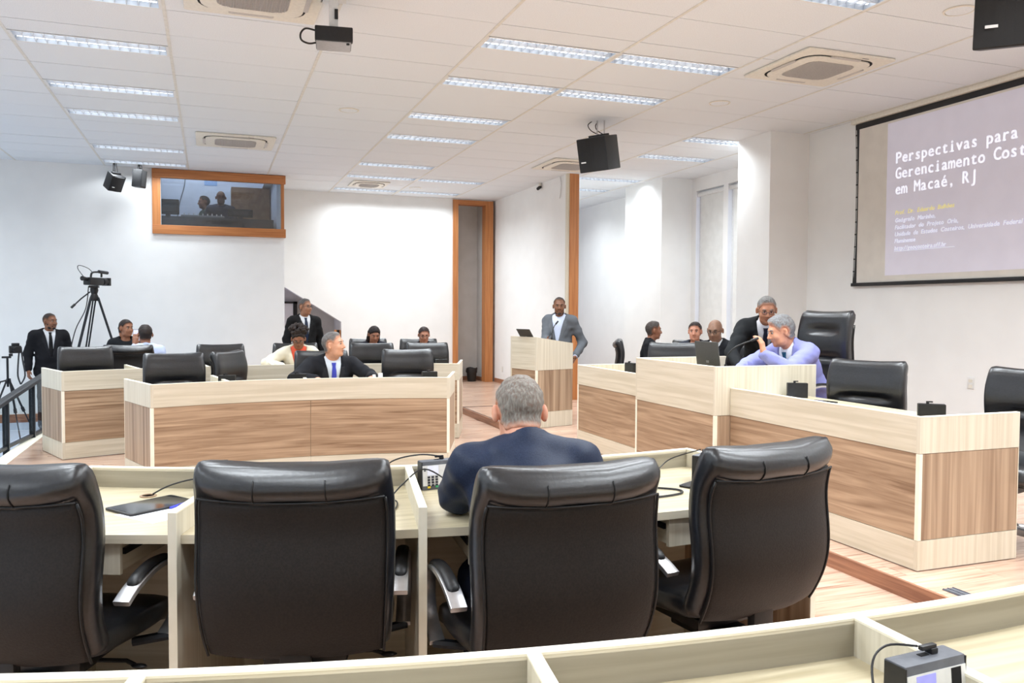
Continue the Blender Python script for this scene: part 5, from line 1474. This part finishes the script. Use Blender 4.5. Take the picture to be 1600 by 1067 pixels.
# 6. man with blue tie
person('heavy set man in dark suit and bright blue tie at the wide bench', (1.13, 8.50, 0), 174, 1.76, pose='sit', lean=16, look=(118, 6, 0), skin_c=(196, 144, 118), hair=('short', (84, 82, 82), (120, 118, 116)), top=('suit', (30, 31, 36), (214, 222, 232), (64, 72, 176)), wide=1.16, fat=.9, arms=(((1.50, 8.16, .84), (1.47, 7.93, .845)), ((.76, 8.14, .84), (.93, 7.90, .845))), h=.008, seat=.51)
# 7, 8. seated women far behind
person('dark haired woman bowing her head behind the rear bench', (2.22, 11.98, 0), 182, 1.62, pose='sit', lean=10, look=(176, -24, 0), skin_c=(150, 106, 84), hair=('long', (20, 18, 20)), top=('knit', (44, 44, 52), None, None), glasses=False, seat=.56)
person('woman with tied dark hair and glasses behind the right end chair', (2.92, 11.75, 0), 186, 1.60, pose='sit', lean=8, look=(186, -14, 0), skin_c=(162, 116, 94), hair=('pulled', (34, 26, 26)), top=('knit', (70, 66, 70), None, None), glasses=True, seat=.55)
# 9. speaker
person('speaker in grey blazer and light blue shirt behind the lectern', (4.36, 10.02, PLAT), -140, 1.61, look=(-158, -3, 0), lean=6, skin_c=(112, 76, 56), hair=('receding', (40, 36, 35)), top=('blazer', (96, 100, 106), (205, 214, 236), None), beard=(54, 46, 42), arms=(((4.61, 9.86, 1.08), (4.40, 9.63, .92)), ((4.13, 9.97, 1.12), (4.05, 9.74, 1.115))), hand_dirs=(((-.5, -.3, -.8), (.8, -.4, 0)), None), trousers=(66, 70, 80), h=.009, wide=1.04, fat=.35)
# 10. man in navy suit, nearest
person('man in navy suit seated at the near bench, seen from behind', (.965, 2.36, 0), 9, 1.76, pose='sit', lean=31, look=(13, -24, 0), skin_c=(196, 140, 116), hair=('short', (104, 98, 92), (150, 144, 136)), top=('suit', (34, 44, 66), (206, 214, 228), (40, 40, 60)), wide=1.08, fat=.4, arms=(((.80, 2.72, .868), (.97, 3.0, .845)), ((1.32, 2.72, .868), (1.13, 3.0, .845))), h=.0065, seat=.585, trousers=(30, 38, 56), glasses=True, hair_top=False)
# 11-13. people beyond the platform benches
person('man in dark suit seated in profile facing right, beyond the platform', (5.50, 9.70, PLAT), 118, 1.70, pose='sit', lean=4, look=(104, 0, 0), skin_c=(140, 96, 74), hair=('short', (52, 48, 46), (84, 80, 78)), top=('suit', (26, 27, 31), WHITE, (60, 60, 70)), seat=.52)
person('dark haired woman facing left beyond the platform benches', (5.80, 9.04, PLAT), -150, 1.66, pose='sit', lean=4, look=(-138, -3, 0), skin_c=(186, 134, 112), hair=('pulled', (28, 22, 22)), top=('knit', (52, 56, 66), None, None), seat=.54)
person('bald man with glasses in dark suit behind the laptop', (5.50, 8.06, PLAT), -112, 1.76, pose='sit', lean=6, look=(-128, -14, 0), skin_c=(128, 98, 80), hair=('bald', (60, 50, 45)), top=('suit', (24, 25, 30), WHITE, (40, 40, 50)), seat=.55, glasses=True, brow=True)
# 14. man standing behind the president
person('grey haired man in black suit leaning behind the presiding man', (5.10, 6.74, PLAT), -146, 1.74, lean=43, look=(-150, -16, 0), skin_c=(150, 104, 80), hair=('short', (70, 70, 70), (128, 128, 126)), top=('suit', (28, 30, 32), WHITE, (40, 44, 60)), glasses=True, arms=(((4.98, 6.26, 1.12), (4.80, 6.05, 1.02)), ((4.54, 6.46, 1.12), (4.46, 6.22, 1.01))), h=.009, wide=1.10)
# 15. presiding man
person('presiding man in lilac blue jacket leaning on the desk', (4.90, 5.76, PLAT + .12), -94, 1.78, pose='sit', lean=34, look=(-72, -14, 0), skin_c=(198, 142, 114), hair=('thick', (92, 94, 96), (138, 140, 142)), top=('suit', (142, 146, 204), (226, 230, 240), (40, 90, 120)), wide=1.08, fat=.3, arms=(((4.36, 5.42, 1.045), (4.17, 5.50, 1.165)), ((4.34, 5.95, 1.045), (4.05, 5.66, 1.02))), hand_dirs=(((-.15, .1, 1), (.5, -.8, 0)), ((-.8, -.5, 0), (0, 0, 1))), hands=(.40, .35), h=.008, seat=.575, trousers=(120, 124, 180))
# 16, 17. booth
person('bald man in dark shirt behind the booth window', (.20, 15.78, 1.93), 182, 1.70, look=(176, 0, 0), skin_c=(96, 66, 52), hair=('bald', (40, 32, 28)), top=('shirt', (62, 64, 78), None, None), wide=1.12)
person('short haired man in profile beside the bald man in the booth', (-.06, 16.3, 1.93), -110, 1.66, look=(-105, 0, 0), skin_c=(120, 84, 66), hair=('short', (30, 28, 30)), top=('shirt', (60, 78, 74), None, None))
# phone, watch
t = thing('phone', 'smartphone held up showing a picture, in the filming hand', 'phone', (-.872, 11.345, 1.165), math.radians(6))
obj('case', prism(rrect(.078, .155, .010), 'y', -.004, .004), 'black_plastic', t); 
sc_ = obj('screen', prism(rrect(.070, .146, .006), 'y', -.0048, -.004), 'lcd', t)
obj('picture', box(-.012, .025, -.0052, -.0048, -.06, .01), 'booth_dark', sc_); obj('picture', box(-.03, -.012, -.0052, -.0048, -.02, .02), 'lip_dark', sc_)
# chairs for the people seated farther back
chair('black chair under the bowing dark haired woman', 2.22, 12.08, 182)
chair('black chair under the woman with glasses at the rear right', 2.92, 11.85, 186)
chair('black chair under the man in profile, its silver arm showing', 5.42, 9.72, 118, PLAT - .03)
chair('black chair under the dark haired woman beyond the platform', 5.86, 9.14, -150, PLAT - .03)
chair('black chair under the bald man behind the laptop', 5.58, 8.10, -112, PLAT - .03)

# labels of the remaining pieces of the setting
for n_, l_, c_ in (('trim_2', 'white nosing where the laminate floor meets the lower carpet', 'nosing'), ('wall_alcove', 'white end wall of the alcove behind the partition', 'wall'), ('wall_left', 'white left hand wall outside the picture', 'wall'), ('wall_back', 'white rear wall behind the viewer', 'wall'), ('baseboard_booth', 'brown wooden baseboard under the booth wall', 'baseboard'), ('baseboard_far', 'brown wooden baseboard of the bright far wall', 'baseboard'), ('baseboard_niche', 'brown wooden baseboard inside the grey niche', 'baseboard'), ('baseboard_partition', 'brown wooden baseboard of the partition behind the lectern', 'baseboard'), ('baseboard_right', 'brown wooden baseboard under the projection screen wall', 'baseboard'), ('floor_booth', 'dark floor inside the raised control booth', 'floor')):
    o_ = bpy.data.objects.get(n_)
    if o_ is not None: tag(o_, l_, c_)
